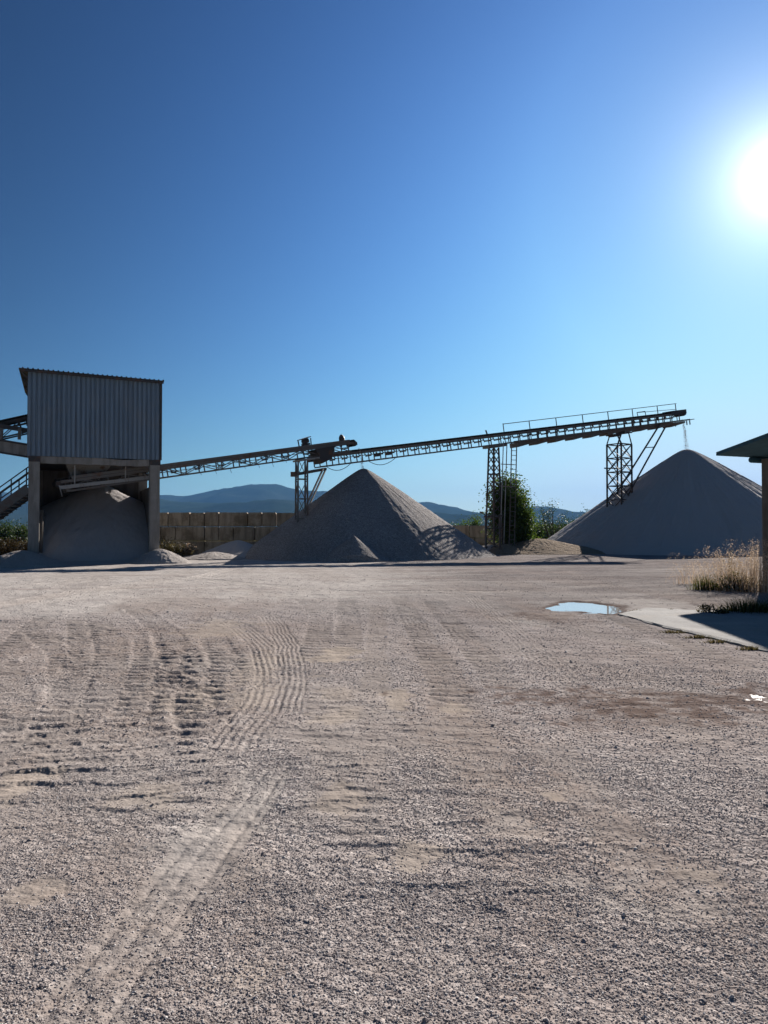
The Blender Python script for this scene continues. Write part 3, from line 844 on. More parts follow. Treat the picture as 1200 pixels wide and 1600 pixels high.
# roof: corrugated sheet with overhang, ribs run front to back so the edge is toothed
def roof():
    a0, a1 = -0.42, BW + 0.14; b0, b1 = -0.30, BD + 0.3
    zt = lambda a: 8.70 + (8.585 - 8.70) * (a + 0.42) / (BW + 0.56)
    n = 30; vt, fs = [], []
    cols = []
    for k in range(n):
        for (t, d) in ((0, 0), (0.6, 0), (0.68, 0.045), (0.9, 0.045), (0.98, 0)): cols.append((a0 + (a1 - a0) * (k + t) / n, d))
    cols.append((a1, 0))
    for (a, d) in cols:
        z = zt(a) + d
        vt += [B(a, b0, z - 0.02), B(a, b1, z - 0.02), B(a, b1, z + 0.01), B(a, b0, z + 0.01)]
    for k in range(len(cols) - 1):
        o0 = 4 * k
        for e in range(4): fs.append([o0 + e, o0 + (e + 1) % 4, o0 + 4 + (e + 1) % 4, o0 + 4 + e])
    m_ = len(cols) - 1
    fs += [[3, 2, 1, 0], [4 * m_, 4 * m_ + 1, 4 * m_ + 2, 4 * m_ + 3]]
    mb = MB(); mb.add(vt, fs); r_ = mb.build('roof', M['dark_steel'], bld)
    mb = MB()
    za, zb = zt(a0) - .025, zt(a1) - .025
    mb.hexa([B(a0 + .02, b0 + .03, za - .10), B(a1 - .02, b0 + .03, zb - .10), B(a1 - .02, b0 + .08, zb - .10), B(a0 + .02, b0 + .08, za - .10),
             B(a0 + .02, b0 + .03, za), B(a1 - .02, b0 + .03, zb), B(a1 - .02, b0 + .08, zb), B(a0 + .02, b0 + .08, za)])
    mb.build('fascia', M['dark_steel'], r_)
    for b in (b0 + .12, 2.0, 4.2, b1 - .2):
        mb = MB()
        mb.bar(B(a0 + .04, b, za - .06), B(-0.07, b, za - .06), .08, .07)
        mb.bar(B(a0 + .10, b, za - .10), B(-0.09, b, za - .38), .06, .06)
        mb.build('eave_bracket', M['dark_steel'], r_)
roof()
# hopper funnel hanging below the floor, pale steel
mb = MB()
zt, zb = Z_SOF, 3.98
a0, a1, b0, b1 = 1.55, 3.55, 1.0, 3.2
mb.hexa([B(a0 + .25, b0 + .5, zb), B(a1 - .5, b0 + .5, zb), B(a1 - .5, b1 - .6, zb), B(a0 + .25, b1 - .6, zb), B(a0, b0, zt), B(a1, b0, zt), B(a1, b1, zt), B(a0, b1, zt)])
mb.build('hopper_funnel', M['pale_steel'], bld)

# ------------------------------------------------------------------ lattice towers
def mesh_pt(c, ang, hw, z):
    """four corners of a square of half width hw turned by ang"""
    return [Vector((c[0] + hw * (math.cos(ang + k * math.pi / 2) - math.sin(ang + k * math.pi / 2)), c[1] + hw * (math.sin(ang + k * math.pi / 2) + math.cos(ang + k * math.pi / 2)), z)) for k in range(4)]
def lattice(root, c, ang, hb, ht, z0, z1, panels, leg_w, br_w, mat, style='X', faces=(0, 1, 2, 3), rings=True):
    lv = [mesh_pt(c, ang, hb + (ht - hb) * k / panels, z0 + (z1 - z0) * k / panels) for k in range(panels + 1)]
    for k in range(4):
        mb = MB(); mb.bar(lv[0][k], lv[-1][k], leg_w, leg_w, up=(math.cos(ang), math.sin(ang), 0)); mb.build('leg', mat, root)
    for fi in faces:
        mb = MB()
        a, b = fi, (fi + 1) % 4
        for p in range(panels):
            if style == 'X':
                mb.bar(lv[p][a], lv[p + 1][b], br_w, br_w * .6); mb.bar(lv[p][b], lv[p + 1][a], br_w, br_w * .6)
            elif style == 'Z':
                if p % 2: mb.bar(lv[p][a], lv[p + 1][b], br_w, br_w * .6)
                else: mb.bar(lv[p][b], lv[p + 1][a], br_w, br_w * .6)
            if rings and p > 0: mb.bar(lv[p][a], lv[p][b], br_w, br_w)
        if rings: mb.bar(lv[panels][a], lv[panels][b], br_w * 1.2, br_w * 1.2)
        mb.build('bracing', mat, root)
    return lv

# ------------------------------------------------------------------ belt conveyors
def conveyor(name, label, A, Bp, width, depth, mats, post_gap, idler_gap, style, group='belt conveyors of the gravel plant', tray_from=None):
    A, Bp = Vector(A), Vector(Bp)
    root = empty(name, (A.x, A.y, A.z - depth), label, 'conveyor', group)
    u = (Bp - A).normalized(); L = (Bp - A).length
    s = Vector((u.y, -u.x, 0)).normalized()      # towards the camera side
    n = s.cross(u).normalized()
    if n.z < 0: n = -n
    P = lambda t, a, h: A + u * t + s * a + n * h
    mt, md = mats
    hw = width / 2
    for sg in (1, -1):
        mb = MB()
        mb.bar(P(0.1, sg * hw, -0.07), P(L - 0.1, sg * hw, -0.07), 0.05, 0.13, up=n)     # top chord channel
        mb.bar(P(0.3, sg * hw, -depth + .035), P(L - 0.35, sg * hw, -depth + .035), 0.06, 0.07, up=n)
        k = 0; t = 0.3
        while t < L - 0.3:
            mb.bar(P(t, sg * hw, -0.13), P(t, sg * hw, -depth + .07), 0.055, 0.05, up=u)
            if style == 'lattice' and t + post_gap < L - .3:
                if k % 2: mb.bar(P(t, sg * hw, -0.13), P(t + post_gap, sg * hw, -depth + .07), 0.045, 0.04, up=n)
                else: mb.bar(P(t, sg * hw, -depth + .07), P(t + post_gap, sg * hw, -0.13), 0.045, 0.04, up=n)
            t += post_gap; k += 1
        mb.build('side_frame', mt, root)
    t = 0.3                                                                             # cross members
    while t < L - 0.3:
        mb = MB(); mb.bar(P(t, hw - .03, -depth + .035), P(t, -hw + .03, -depth + .035), 0.05, 0.05, up=n); t += post_gap * 2
        mb.build('cross_member', mt, root)
    # belt: troughed carrying strand, flat return strand, wrapped round the pulleys
    pr = 0.15
    sec = [(-hw * .82, 0.09), (-hw * .35, 0.0), (hw * .35, 0.0), (hw * .82, 0.09)]
    vt, fs = [], []
    rows = []
    nseg = 24
    for k in range(nseg + 1): rows.append([P(L * k / nseg, a, h + 0.02) for (a, h) in sec])
    for k in range(1, 8):
        an = math.pi * k / 8
        rows.append([P(L + pr * math.sin(an), a, h * max(0, math.cos(an)) * .5 + 0.02 - pr + pr * math.cos(an)) for (a, h) in sec])
    for k in range(nseg + 1): rows.append([P(L - L * k / nseg, a, 0.02 - 2 * pr) for (a, h) in sec])
    for k in range(1, 8):
        an = math.pi * k / 8
        rows.append([P(-pr * math.sin(an), a, 0.02 - pr - pr * math.cos(an)) for (a, h) in sec])
    for rw in rows: vt += rw
    nrw = len(rows)
    for k in range(nrw):
        for e in range(3): fs.append([4 * k + e, 4 * k + e + 1, 4 * ((k + 1) % nrw) + e + 1, 4 * ((k + 1) % nrw) + e])
    mb = MB(); mb.add(vt, fs); belt = mb.build('belt', M['rubber'], root)
    so = belt.modifiers.new('thickness', 'SOLIDIFY'); so.thickness = 0.016
    # load of stone lying on the belt
    rng = np.random.RandomState(5)
    for nm, tt in (('tail_pulley', 0.0), ('head_pulley', L)):
        mb = MB(); mb.tube(P(tt, -hw * .9, 0.012 - pr), P(tt, hw * .9, 0.012 - pr), pr - .016, 18); mb.tube(P(tt, -hw - .06, 0.012 - pr), P(tt, hw + .06, 0.012 - pr), .035, 10)
        pl = mb.build(nm, md, root, True)
        for sg in (1, -1):
            mb = MB(); mb.box(P(tt, sg * (hw + .03), .012 - pr), u * .10, s * .03, n * .09); mb.build('bearing', md, pl)
    # idlers: three rollers in a V on a bracket, copied along the belt
    mb = MB()
    mb.bar(P(.5, -hw + .03, -.10), P(.5, hw - .03, -.10), .05, .05, up=n)
    for (a, b) in (((-hw * .36, -.035), (hw * .36, -.035)), ((-hw * .40, -.03), (-hw * .84, .055)), ((hw * .40, -.03), (hw * .84, .055))):
        mb.tube(P(.5, *a), P(.5, *b), .04, 8)
    for a, h in ((-hw * .38, -.03), (hw * .38, -.03), (-hw * .88, .06), (hw * .88, .06)):
        mb.bar(P(.5, a, -.1), P(.5, a, h), .03, .02, up=u)
    # return roller hanging underneath
    mb.tube(P(.5, -hw * .85, -2 * pr - .03), P(.5, hw * .85, -2 * pr - .03), .035, 8)
    for sg in (1, -1):
        mb.bar(P(.5, sg * hw * .97, -.13), P(.5, sg * hw * .75, -2 * pr - .07), .05, .02, up=u)
        mb.bar(P(.42, sg * hw * .97, -.16), P(.58, sg * hw * .97, -.30), .05, .03, up=n)
    first = mb.build('idler', md, root)
    t = .5 + idler_gap
    base_loc = first.location.copy()
    while t < L - .4:
        c = first.copy(); COL.objects.link(c); c.location = base_loc + u * (t - .5); t += idler_gap
    return root, P, L, u, s, n

c1A = pix(88, 752, 35.35); c1B = pix(549, 690.5, 43.9)
conv1, P1, L1, u1, s1, n1_ = conveyor('belt_conveyor', 'shorter belt conveyor rising from inside the concrete bay towards the middle pile', c1A, c1B, 0.8, 0.56, (M['steel'], M['dark_steel']), 0.95, 1.25, 'lattice')
c2A = pix(486, 714, 43.6); c2B = pix(1062, 645, 57.0)
conv2, P2, L2, u2, s2, n2_ = conveyor('belt_conveyor', 'long raised belt conveyor with handrail crossing behind the middle pile to the big right pile', c2A, c2B, 0.85, 0.66, (M['steel'], M['dark_steel']), 0.78, 0.78, 'post')

# extras of conveyor 1: motor box, dome, side skirts, tail frame
def on1(px): # distance along conveyor 1 whose picture x is px
    best, bt = 1e9, 0
    for k in range(400):
        t = L1 * k / 400; q = P1(t, 0, 0); xx = 600 + F_PX * q.x / q.y
        if abs(xx - px) < best: best, bt = abs(xx - px), t
    return bt
def on2(px):
    best, bt = 1e9, 0
    for k in range(-40, 440):
        t = L2 * k / 400; q = P2(t, 0, 0); xx = 600 + F_PX * q.x / q.y
        if abs(xx - px) < best: best, bt = abs(xx - px), t
    return bt
t = on1(477)
mb = MB(); mb.tube(P1(t - .16, .1, .34), P1(t + .2, .1, .40), .13, 12); mb.box(P1(t + .02, .1, .20), u1 * .2, s1 * .16, n1_ * .05)
mot = mb.build('motor', M['dark_steel'], conv1)
mb = MB()
for q in (-.24, .24):
    mb.bar(P1(t + q, .3, .02), P1(t + q * 1.12, .3, .50), .05, .05)
    mb.bar(P1(t + q, -.2, .02), P1(t + q * 1.12, -.2, .50), .05, .05)
mb.box(P1(t, .05, .53), u1 * .29 + n1_ * .05, s1 * .3, n1_ * .02)
mb.build('motor_frame', M['dark_steel'], conv1)
t = on1(535)
mb = MB()
ring = [(0.0, .17), (.12, .17), (.24, .14), (.33, .07), (.36, .01)]
vt, fs = [], []
for (h, r_) in ring:
    for k in range(12): vt.append(P1(t, 0, .14 + h) + u1 * (r_ * math.cos(k * math.pi / 6)) + s1 * (r_ * math.sin(k * math.pi / 6)))
for e in range(4):
    for k in range(12): fs.append([12 * e + k, 12 * e + (k + 1) % 12, 12 * e + 12 + (k + 1) % 12, 12 * e + 12 + k])
fs += [list(range(12))[::-1], list(range(48, 60))]
mb.add(vt, fs); mb.box(P1(t, 0, .1), u1 * .26, s1 * .3, n1_ * .04)
mb.bar(P1(t, .25, .1), P1(t + .1, .3, -.2), .05); mb.bar(P1(t, -.25, .1), P1(t + .1, -.3, -.2), .05)
mb.build('gearbox_dome', M['dark_steel'], conv1)
# side skirts over the upper half, discharge chute near the head
for sg in (1, -1):
    mb = MB(); mb.bar(P1(0.6, sg * .42, .07), P1(L1 - .35, sg * .42, .07), .02, .13, up=n1_); mb.build('skirt_board', M['steel'], conv1)
t0, t1 = on1(489), on1(514)
mb = MB()
mb.hexa([P1(t0 + .16, -.36, -.98), P1(t1 - .25, -.36, -.80), P1(t1 - .25, .47, -.80), P1(t0 + .16, .47, -.98), P1(t0 - .1, -.44, -.16), P1(t1 + .1, -.44, -.10), P1(t1 + .1, .52, -.10), P1(t0 - .1, .52, -.16)])
mb.build('transfer_chute', M['dark_steel'], conv1)
for k in range(9):
    mb = MB(); t = L1 * (.42 + .05 * k); mb.bar(P1(t, .4, -.56), P1(t + .02, .42, -.66 - .06 * (k % 3)), .02, .02)
    mb.build('hanging_strap', M['dark_steel'], conv1)
# hangers holding the lower end under the hopper floor
for px in (112, 190):
    t = on1(px)
    for sg in (1, -1):
        mb = MB(); q = P1(t, sg * .42, -.3); mb.bar(q, (q.x, q.y, Z_SOF), .07, .05); mb.build('hanger', M['pale_steel'], conv1)
mb = MB()
mb.bar(P1(.0, .45, -.2), P1(.05, .45, -.75), .03, .03); mb.bar(P1(0.02, .43, -.32), P1(4.2, .43, -.42), .05, .16, up=n1_)
mb.build('tail_guard', M['pale_steel'], conv1)

# extras of conveyor 2: tray plates under the right half, handrail, cables, bracket
t0 = on2(800)
k = 0; t = t0
first = None
while t < L2 - .2:
    dl = min(1.55, L2 - .1 - t)
    mb = MB()
    mb.hexa([P2(t, -.40, -.98), P2(t + dl, -.40, -.80), P2(t + dl, .49, -.80), P2(t, .49, -.98), P2(t, -.40, -.675), P2(t + dl, -.40, -.665), P2(t + dl, .49, -.665), P2(t, .49, -.675)])
    mb.build('walkway_plate', M['steel'], conv2)
    t += dl + .01
mb = MB(); mb.bar(P2(t0 - .3, .66, -.62), P2(L2 + .45, .66, -.62), .42, .05, up=n2_)
mb.bar(P2(t0 - .3, .47, -.60), P2(L2 + .45, .47, -.60), .04, .1, up=n2_)
mb.build('walkway', M['steel'], conv2)
rail = MB(); hgt = .98
rail.bar(P2(on2(797), -.62, .32 + .35), P2(L2 + .45, -.62, .32 + .42), .045, .045)
rail_o = rail.build('handrail', M['dark_steel'], conv2)
pts = [on2(q) for q in (797, 838, 881, 922, 962, 1001, 1040)] + [L2 + .35]
for t in pts:
    mb = MB(); mb.bar(P2(t, -.62, -.62), P2(t, -.62, .71), .045, .045); mb.bar(P2(t, -.62, -.60), P2(t, -.40, -.60), .05, .05)
    mb.build('rail_post', M['dark_steel'], rail_o)
mb = MB(); ta, tb = on2(1007), on2(1044)
mb.bar(P2(ta, -.55, .40), P2(L2 + .4, -.62, .32), .035); mb.bar(P2(ta, -.55, .40), P2(ta, -.5, .05), .05); mb.bar(P2(ta + .8, -.55, .42), P2(ta + .8, -.5, .05), .05)
mb.bar(P2(ta, -.55, .41), P2(ta + .8, -.55, .43), .05)
mb.build('mid_rail', M['dark_steel'], rail_o)
# head drum box
mb = MB(); mb.box(P2(L2 - .55, 0, .03), u2 * .75, s2 * .46, n2_ * .16)
mb.build('head_cover', M['dark_steel'], conv2)
for dt in (-1.1, .1, .42):
    mb = MB(); mb.bar(P2(L2 + dt, .45, -.66), P2(L2 + dt, .45, -.98), .07, .05); mb.build('stub_bracket', M['dark_steel'], conv2)
t = on2(758)
mb = MB(); mb.bar(P2(t, .3, .06), P2(t - .08, .3, .36), .09, .05); mb.build('tilted_bracket', M['dark_steel'], conv2)
t = on2(772)
mb = MB(); mb.box(P2(t - .2, .2, -.72), u2 * .75, s2 * .32, n2_ * .09); mb.build('saddle', M['steel'], conv2)
def cable(pa, pb, sag, par):
    pts = [pa.lerp(pb, k / 14) - Vector((0, 0, sag * 4 * (k / 14) * (1 - k / 14))) for k in range(15)]
    mb = MB(); mb.path(pts, .018, 6); mb.build('cable', M['rubber'], par)
cable(P2(on2(501), .5, -.62), P2(on2(541), .5, -.62), .34, conv2)
cable(P2(on2(566), .5, -.6), P2(on2(612), .5, -.62), .36, conv2)
for q in (603, 584):
    mb = MB(); mb.box(P2(on2(q), .3, -.35), u2 * .16, s2 * .1, n2_ * .10); mb.build('return_roller_box', M['dark_steel'], conv2)

# ------------------------------------------------------------------ towers
q = P1(on1(469), 0, -.58)
tw = empty('lattice_tower', (q.x, q.y, 0), 'pale lattice tower with slanted struts carrying the shorter conveyor left of the middle pile', 'tower', 'steel towers under the conveyors')
lv = lattice(tw, (q.x, q.y), R(20), .28, .26, 0.0, q.z - .02, 5, .08, .05, M['steel'], 'Z')
ar = MB(); e = P2(on2(506), -.1, -.78); f_ = Vector((q.x - .3, q.y - .1, e.z - .45))
ar.bar(f_, e, .12, .16); ar.build('cantilever_arm', M['steel'], tw)
for dx in (0, .22):
    mb = MB(); mb.bar(Vector((q.x + .28 + dx * .6, q.y - .05 + dx, 2.9)), P2(on2(500) + dx * 1.3, .1 - dx, -.75), .08, .08); mb.build('strut', M['pale_steel'], tw)
mb = MB(); mb.box(f_ + Vector((-.12, 0, 0)), (.16, 0, 0), (0, .14, 0), (0, 0, .13)); mb.build('control_box', M['rust_steel'], tw)
mb = MB(); mb.box(q + Vector((.25, 0, -.02)), u1 * .6, s1 * .46, n1_ * .05); mb.build('saddle', M['pale_steel'], tw)

q = P2(on2(769), 0, -.70)
tw = empty('lattice_tower', (q.x, q.y, 0), 'slim dark rusty lattice tower beside the leafy tree', 'tower', 'steel towers under the conveyors')
lattice(tw, (q.x, q.y), R(38), .40, .22, 0.0, q.z - .1, 13, .085, .05, M['dark_steel'], 'X', rings=False)
mb = MB(); 
for zz in (2.3, 5.1):
    c4 = mesh_pt((q.x, q.y), R(38), .40 - .18 * zz / q.z, zz)
    for k in range(4): mb.bar(c4[k], c4[(k + 1) % 4], .07, .07)
mb.build('ring_beam', M['dark_steel'], tw)
mb = MB(); mb.box(q + Vector((0, 0, -.06)), u2 * .42, s2 * .4, (0, 0, .06)); mb.build('cap_plate', M['dark_steel'], tw)

q = P2(on2(966), 0, -.98)
tw = empty('lattice_tower', (q.x, q.y, 0), 'broad black cross braced lattice tower with its foot buried in the right pile', 'tower', 'steel towers under the conveyors')
zt_ = q.z - .75; c3 = (q.x, q.y)
lv = lattice(tw, c3, R(45 - 8), .60, .60, zt_ - 7 * .98, zt_, 7, .09, .06, M['dark_steel'], 'X')
top = [q + u2 * .55 * a + s2 * .36 * b for a, b in ((-1, 1), (1, 1), (1, -1), (-1, -1))]
for k in range(4):
    mb = MB(); tq = min(top, key=lambda w: (w - lv[-1][k]).length); mb.bar(lv[-1][k], tq, .08, .08)
    mb.build('head_strut', M['dark_steel'], tw)
mb = MB(); mb.box(q + u2 * -.45 + Vector((0, 0, -.06)), u2 * .3, s2 * .3, n2_ * .1); mb.box(q + Vector((0, 0, .0)), u2 * .85, s2 * .42, n2_ * .05); mb.build('saddle', M['dark_steel'], tw)
mb = MB()
sa = [(pix(1031, 663, 55.3), pix(962, 773, 53.2)), (pix(1043, 661, 55.9), pix(981, 774, 54.2))]
for a, b in sa:
    mb = MB(); mb.bar(a, b, .085, .085); mb.build('inclined_strut', M['dark_steel'], tw)
mb = MB(); mb.bar(sa[0][0].lerp(sa[0][1], .34), sa[1][0].lerp(sa[1][1], .34), .06, .06); mb.build('strut_rung', M['dark_steel'], tw)
mb = MB(); zz = zt_ - 1.7
mb.bar(lv[0][0].lerp(lv[0][0], 0) * 0 + Vector((c3[0] - 1.15, c3[1] - .3, zz)), Vector((c3[0] + .1, c3[1] - .2, zz)), .1, .08)
mb.bar(Vector((c3[0] + .2, c3[1] - .2, zz + .2)), Vector((c3[0] + 1.05, c3[1] - .1, zz + .2)), .07, .06); mb.build('side_stub', M['dark_steel'], tw)

# ladder up to the walkway
a = P2(on2(791), .72, -.62); 
lad = empty('ladder', (a.x, a.y, 0), 'tall narrow steel access ladder rising out of the tree to the conveyor walkway', 'ladder')
hd = Vector((u2.x, u2.y, 0)).normalized()
for sg in (-.20, .20):
    mb = MB(); mb.bar(a + hd * sg, Vector((a.x, a.y, 0)) + hd * (sg - .25), .055, .05); mb.build('rail', M['steel'], lad)
z = .3
while z < a.z - .1:
    w = z / a.z; c = Vector((a.x, a.y, 0)).lerp(a, w); c = Vector((a.x, a.y, z)) + hd * (-.25 * (1 - w))
    mb = MB(); mb.bar(c - hd * .2, c + hd * .2, .035, .035); mb.build('rung', M['steel'], lad); z += .3
pp = a - hd * .85
for dx in (0, .28):
    mb = MB(); mb.bar(pp + hd * dx, Vector((pp.x, pp.y, 0)) + hd * (dx - .3), .045, .045); mb.build('post', M['pale_steel'], lad)
mb = MB()
for z in (5.7, 4.3): mb.bar(Vector((pp.x, pp.y, z)) - hd * .2, Vector((a.x, a.y, z)), .04, .05)
mb.build('stay', M['pale_steel'], lad)

# small dark frame at the foot of the slim tower, with a lamp arm
q = pix(759, 806, 47.8)
fr = empty('pipe_frame', (q.x, q.y, 0), 'small black steel portal frame with a lamp arm in front of the slim tower', 'frame')
for px in (759, 781):
    p_ = pix(px, 808, 47.8); mb = MB(); mb.bar(p_, (p_.x, p_.y, 0), .13, .1); mb.build('post', M['dark_steel'], fr)
a, b = pix(756, 807, 47.8), pix(786, 806, 47.8); mb = MB(); mb.bar(a, b, .1, .1); mb.build('beam', M['dark_steel'], fr)
a, b = pix(760, 826, 47.8), pix(786, 825, 47.8); mb = MB(); mb.bar(a, b, .08, .08); mb.build('beam', M['dark_steel'], fr)
a, b = pix(759, 806, 47.8), pix(754, 801, 47.8); mb = MB(); mb.bar(a, b, .05, .05); mb.box(b + Vector((-.05, 0, 0)), (.12, 0, -.03), (0, .07, 0), (0, 0, .05)); mb.build('lamp_arm', M['dark_steel'], fr)

# ------------------------------------------------------------------ piles
def pile(name, label, cat, cx, cy, r, h, mat, nr, nt, rough, streaks, seed, lobes=(), group=None, tip=0.25, clip=None, toe=0.12, stretch=(1, 1)):
    rho = np.linspace(0, 1.12, nr) ** 0.9
    th = np.linspace(0, 2 * math.pi, nt, endpoint=False)
    rr, tt = np.meshgrid(rho, th, indexing='ij')
    rr, tt = rr.ravel(), tt.ravel()
    wob = 1 + 0.03 * np.sin(tt * 3 + seed) + 0.02 * np.sin(tt * 7 + 2 * seed)
    x = cx + rr * r * wob * np.cos(tt) * stretch[0]; y = cy + rr * r * wob * np.sin(tt) * stretch[1]
    base = lambda q, hh, tp: hh * (1 + tp * 0.5) - hh * np.sqrt(q * q + (tp * .5) ** 2) - 0
    z = base(rr, h, tip * 2 / r)
    z = np.where(rr > 1 - toe, np.maximum(z, h * toe * np.exp(-(rr - (1 - toe)) / toe * 1.2) * 1.0 - h * toe * .30), z)
    for (lx, ly, lr, lh) in lobes:
        q = np.hypot(x - lx, y - ly) / lr
        z2 = lh * (1 - q)
        k = 0.05
        z = np.where(q < 1.3, np.maximum(z, z2) + k * np.exp(-np.abs(z - z2) / k) * .35, z)
    sl = fbm(tt * r * 0.55 / 1.0 + 0 * rr, rr * r * 0.10 + seed * 3, 0.9, 4, 0.6, off=seed)
    sl2 = fbm(tt * 9, rr * 1.2 + seed, 0.8, 3, 0.6, off=seed + 2)
    w = np.clip(rr * 2.5, 0, 1)
    z += streaks * (sl + 0.6 * sl2) * w * np.clip((1.15 - rr) * 4, 0.15, 1)
    z += rough * (fbm(x, y, 0.9, 4, 0.6, off=seed + 1) + 0.7 * fbm(x, y, 0.16, 2, 0.6, off=seed + 4)) * w
    z = np.where(rr > 1.10, -0.15, z)
    if clip is not None: z = np.minimum(z, clip(x, y))
    v = np.stack([x, y, z], 1)
    i = np.arange(nr - 1)[:, None]; j = np.arange(nt)[None]
    a = i * nt + j; b = i * nt + (j + 1) % nt
    faces = np.stack([a, a + nt, b + nt, b], -1).reshape(-1, 4)
    o = np_mesh(name, v, faces, mat, None, True, (cx, cy, 0))
    tag(o, label, cat, group)
    return o
GP = 'gravel piles in the yard'
ap1 = pix(568, 732, 44.8)
l1 = gpix(546, 868)
pile('gravel_pile', 'middle cone of coarse grey crushed gravel with a sharp peak', 'gravel pile', ap1.x, ap1.y, 7.15, ap1.z, M['gravel_pile'], 200, 900, 0.022, 0.045, 1.0, group=GP, tip=.28,
     lobes=((-1.5, ap1.y - 6.65, 1.75, 1.25),))
ap2 = pix(1073, 702, 56.6)
pile('gravel_pile', 'biggest smooth cone of fine dark grit on the right', 'gravel pile', ap2.x, ap2.y, 11.1, ap2.z, M['sand_pile'], 200, 900, 0.03, 0.12, 2.0, group=GP, tip=.5)
bc = B(2.75, 3.9, 0)
def bay_clip(x, y): return np.full_like(x, 9.0)
def bay_pile():
    na, nb = 150, 140
    aa = np.linspace(.37, BW - .37, na); bb = np.linspace(-1.0, BD - .43, nb)
    A_, B_ = np.meshgrid(aa, bb, indexing='ij'); A_, B_ = A_.ravel(), B_.ravel()
    rho = np.hypot((A_ - 3.2) * .56, (B_ - 4.5))
    z = 3.98 - 0.82 * np.sqrt(rho ** 2 + .02)
    x = FL.x + fu.x * A_ + fn.x * B_; y = FL.y + fu.y * A_ + fn.y * B_
    z = z + 0.06 * fbm(x * 1.6, y * .6, 0.9, 4, off=41) + 0.03 * fbm(x, y, 0.4, 3, off=43) + 0.02 * fbm(x, y, .2, 2, off=42)
    z = np.maximum(z, 0.13 - 0.05 * np.abs(B_) - .25 * np.clip(-B_ - .5, 0, 1))
    z = np.maximum(z, -0.12)
    i = np.arange(na - 1)[:, None]; j = np.arange(nb - 1)[None]
    a = i * nb + j
    faces = np.stack([a, a + nb, a + nb + 1, a + 1], -1).reshape(-1, 4)
    keep = [f for f in faces if not (B_[f].min() < 0.0 and (A_[f].min() < PW + .0 or A_[f].max() > BW - PW) and False)]
    o = np_mesh('gravel_pile', np.stack([x, y, z], 1), np.array(keep), M['bay_pile'], None, True)
    tag(o, 'shaded heap of brownish grit filling the concrete bay under the hopper house', 'gravel pile', GP)
bay_pile()
GS = 'small spilled heaps'
def heap(label, px, py, D, r, h, mat, seed, stretch=(1, 1)):
    p_ = pix(px, py, D)
    pile('spill_heap', label, 'gravel heap', p_.x, p_.y, r, h, mat, 70, 200, 0.03, 0.02, seed, group=GS, tip=.3, toe=.25, stretch=stretch)
heap('low whitish dust heap around the foot of the left concrete pillar', 34, 872, 33.4, 1.75, .66, M['spill'], 3.0)
heap('low whitish dust heap around the foot of the right concrete pillar', 250, 868, 36.0, 1.25, .66, M['spill'], 4.0)
heap('flat grey grit heap in shade against the concrete block wall', 372, 860, 43.2, 2.2, .95, M['sand_pile'], 5.0)
heap('low sunlit pinkish heap in front of the block wall', 335, 868, 41.2, 1.7, .36, M['spill'], 6.0)
heap('dark shaded heap at the foot of the slim tower', 768, 858, 50.2, 2.3, .55, M['sand_pile'], 7.0)
heap('rough pale rubble heap under the leafy tree', 790, 856, 48.6, 1.3, .62, M['earth'], 8.0)
heap('tan earth bank between the leafy tree and the right pile', 842, 856, 50.5, 3.2, .95, M['earth'], 9.0, (1.4, 1))

# falling streams of stone
def stream(label, p, q, n, spread, seed):
    rng = np.random.RandomState(seed)
    t = rng.rand(n) ** .8
    P_ = np.outer(1 - t, np.array(p)) + np.outer(t, np.array(q))
    bend = (np.array(q) - np.array(p)) * np.array([1, 1, 0])
    P_[:, :2] += np.outer(np.sqrt(t) - t, bend[:2])
    P_ += rng.randn(n, 3) * spread * (0.5 + t[:, None])
    V, Fc, tn = stones(P_, 0.007 + 0.012 * rng.rand(n), rng, octa(), 1.0)
    o = np_mesh('falling_gravel', V, Fc, stone_mat(), None, False, None, {'tone': tn})
    tag(o, label, 'gravel stream', 'streams of falling gravel', 'stuff')
stream('thin stream of stones falling onto the peak of the middle pile', pix(560, 700, 44.1), pix(567, 735, 44.8), 300, .035, 1)
stream('thin stream of grit falling from the conveyor head onto the right pile', P2(L2 + .1, 0, -.5), ap2 + Vector((0, 0, .02)), 800, .06, 2)

# ------------------------------------------------------------------ concrete block walls
def block_wall(label, pa, pb, rows, bh, bl, seed, thick=.8):
    rng = random.Random(seed)
    pa, pb = Vector(pa), Vector(pb); u = (pb - pa).normalized(); L = (pb - pa).length; nrm = Vector((-u.y, u.x, 0))
    root = empty('block_wall', ((pa + pb) / 2).to_tuple(), label, 'wall')
    for r in range(rows):
        t = -0.5 * bl * (r % 2)
        while t < L:
            ln = bl * rng.choice((1, 1, .5, 1.0, .75))
            a0, a1 = max(t, 0) + .025, min(t + ln, L) - .025
            if a1 - a0 > .15:
                off = rng.uniform(-.03, .03); z0, z1 = r * bh - (.1 if r == 0 else -.012), (r + 1) * bh - .012 + (rng.uniform(-.03, .02) if r == rows - 1 else 0)
                c = [(a0, 0), (a1, 0), (a1, 1), (a0, 1)]
                mb = MB(); ch = .045
                def ring(z, ins): return [pa + u * (a + (ins if a == a0 else -ins)) + nrm * (off + (ins if b == 0 else thick - ins)) + Vector((0, 0, z)) for a, b in c]
                rs = [ring(z0, ch), ring(z0 + ch, 0), ring(z1 - ch, 0), ring(z1, ch)]
                vt = [w for q in rs for w in q]; fs = [[3, 2, 1, 0], [12, 13, 14, 15]]
                for e in range(3):
                    for k in range(4): fs.append([4 * e + k, 4 * e + (k + 1) % 4, 4 * e + 4 + (k + 1) % 4, 4 * e + 4 + k])
                mb.add(vt, fs); mb.build('concrete_block', M['block'], root)
            t += ln
w0, w1 = pix(228, 860, 45.5), pix(560, 860, 46.5); w0.z = w1.z = 0
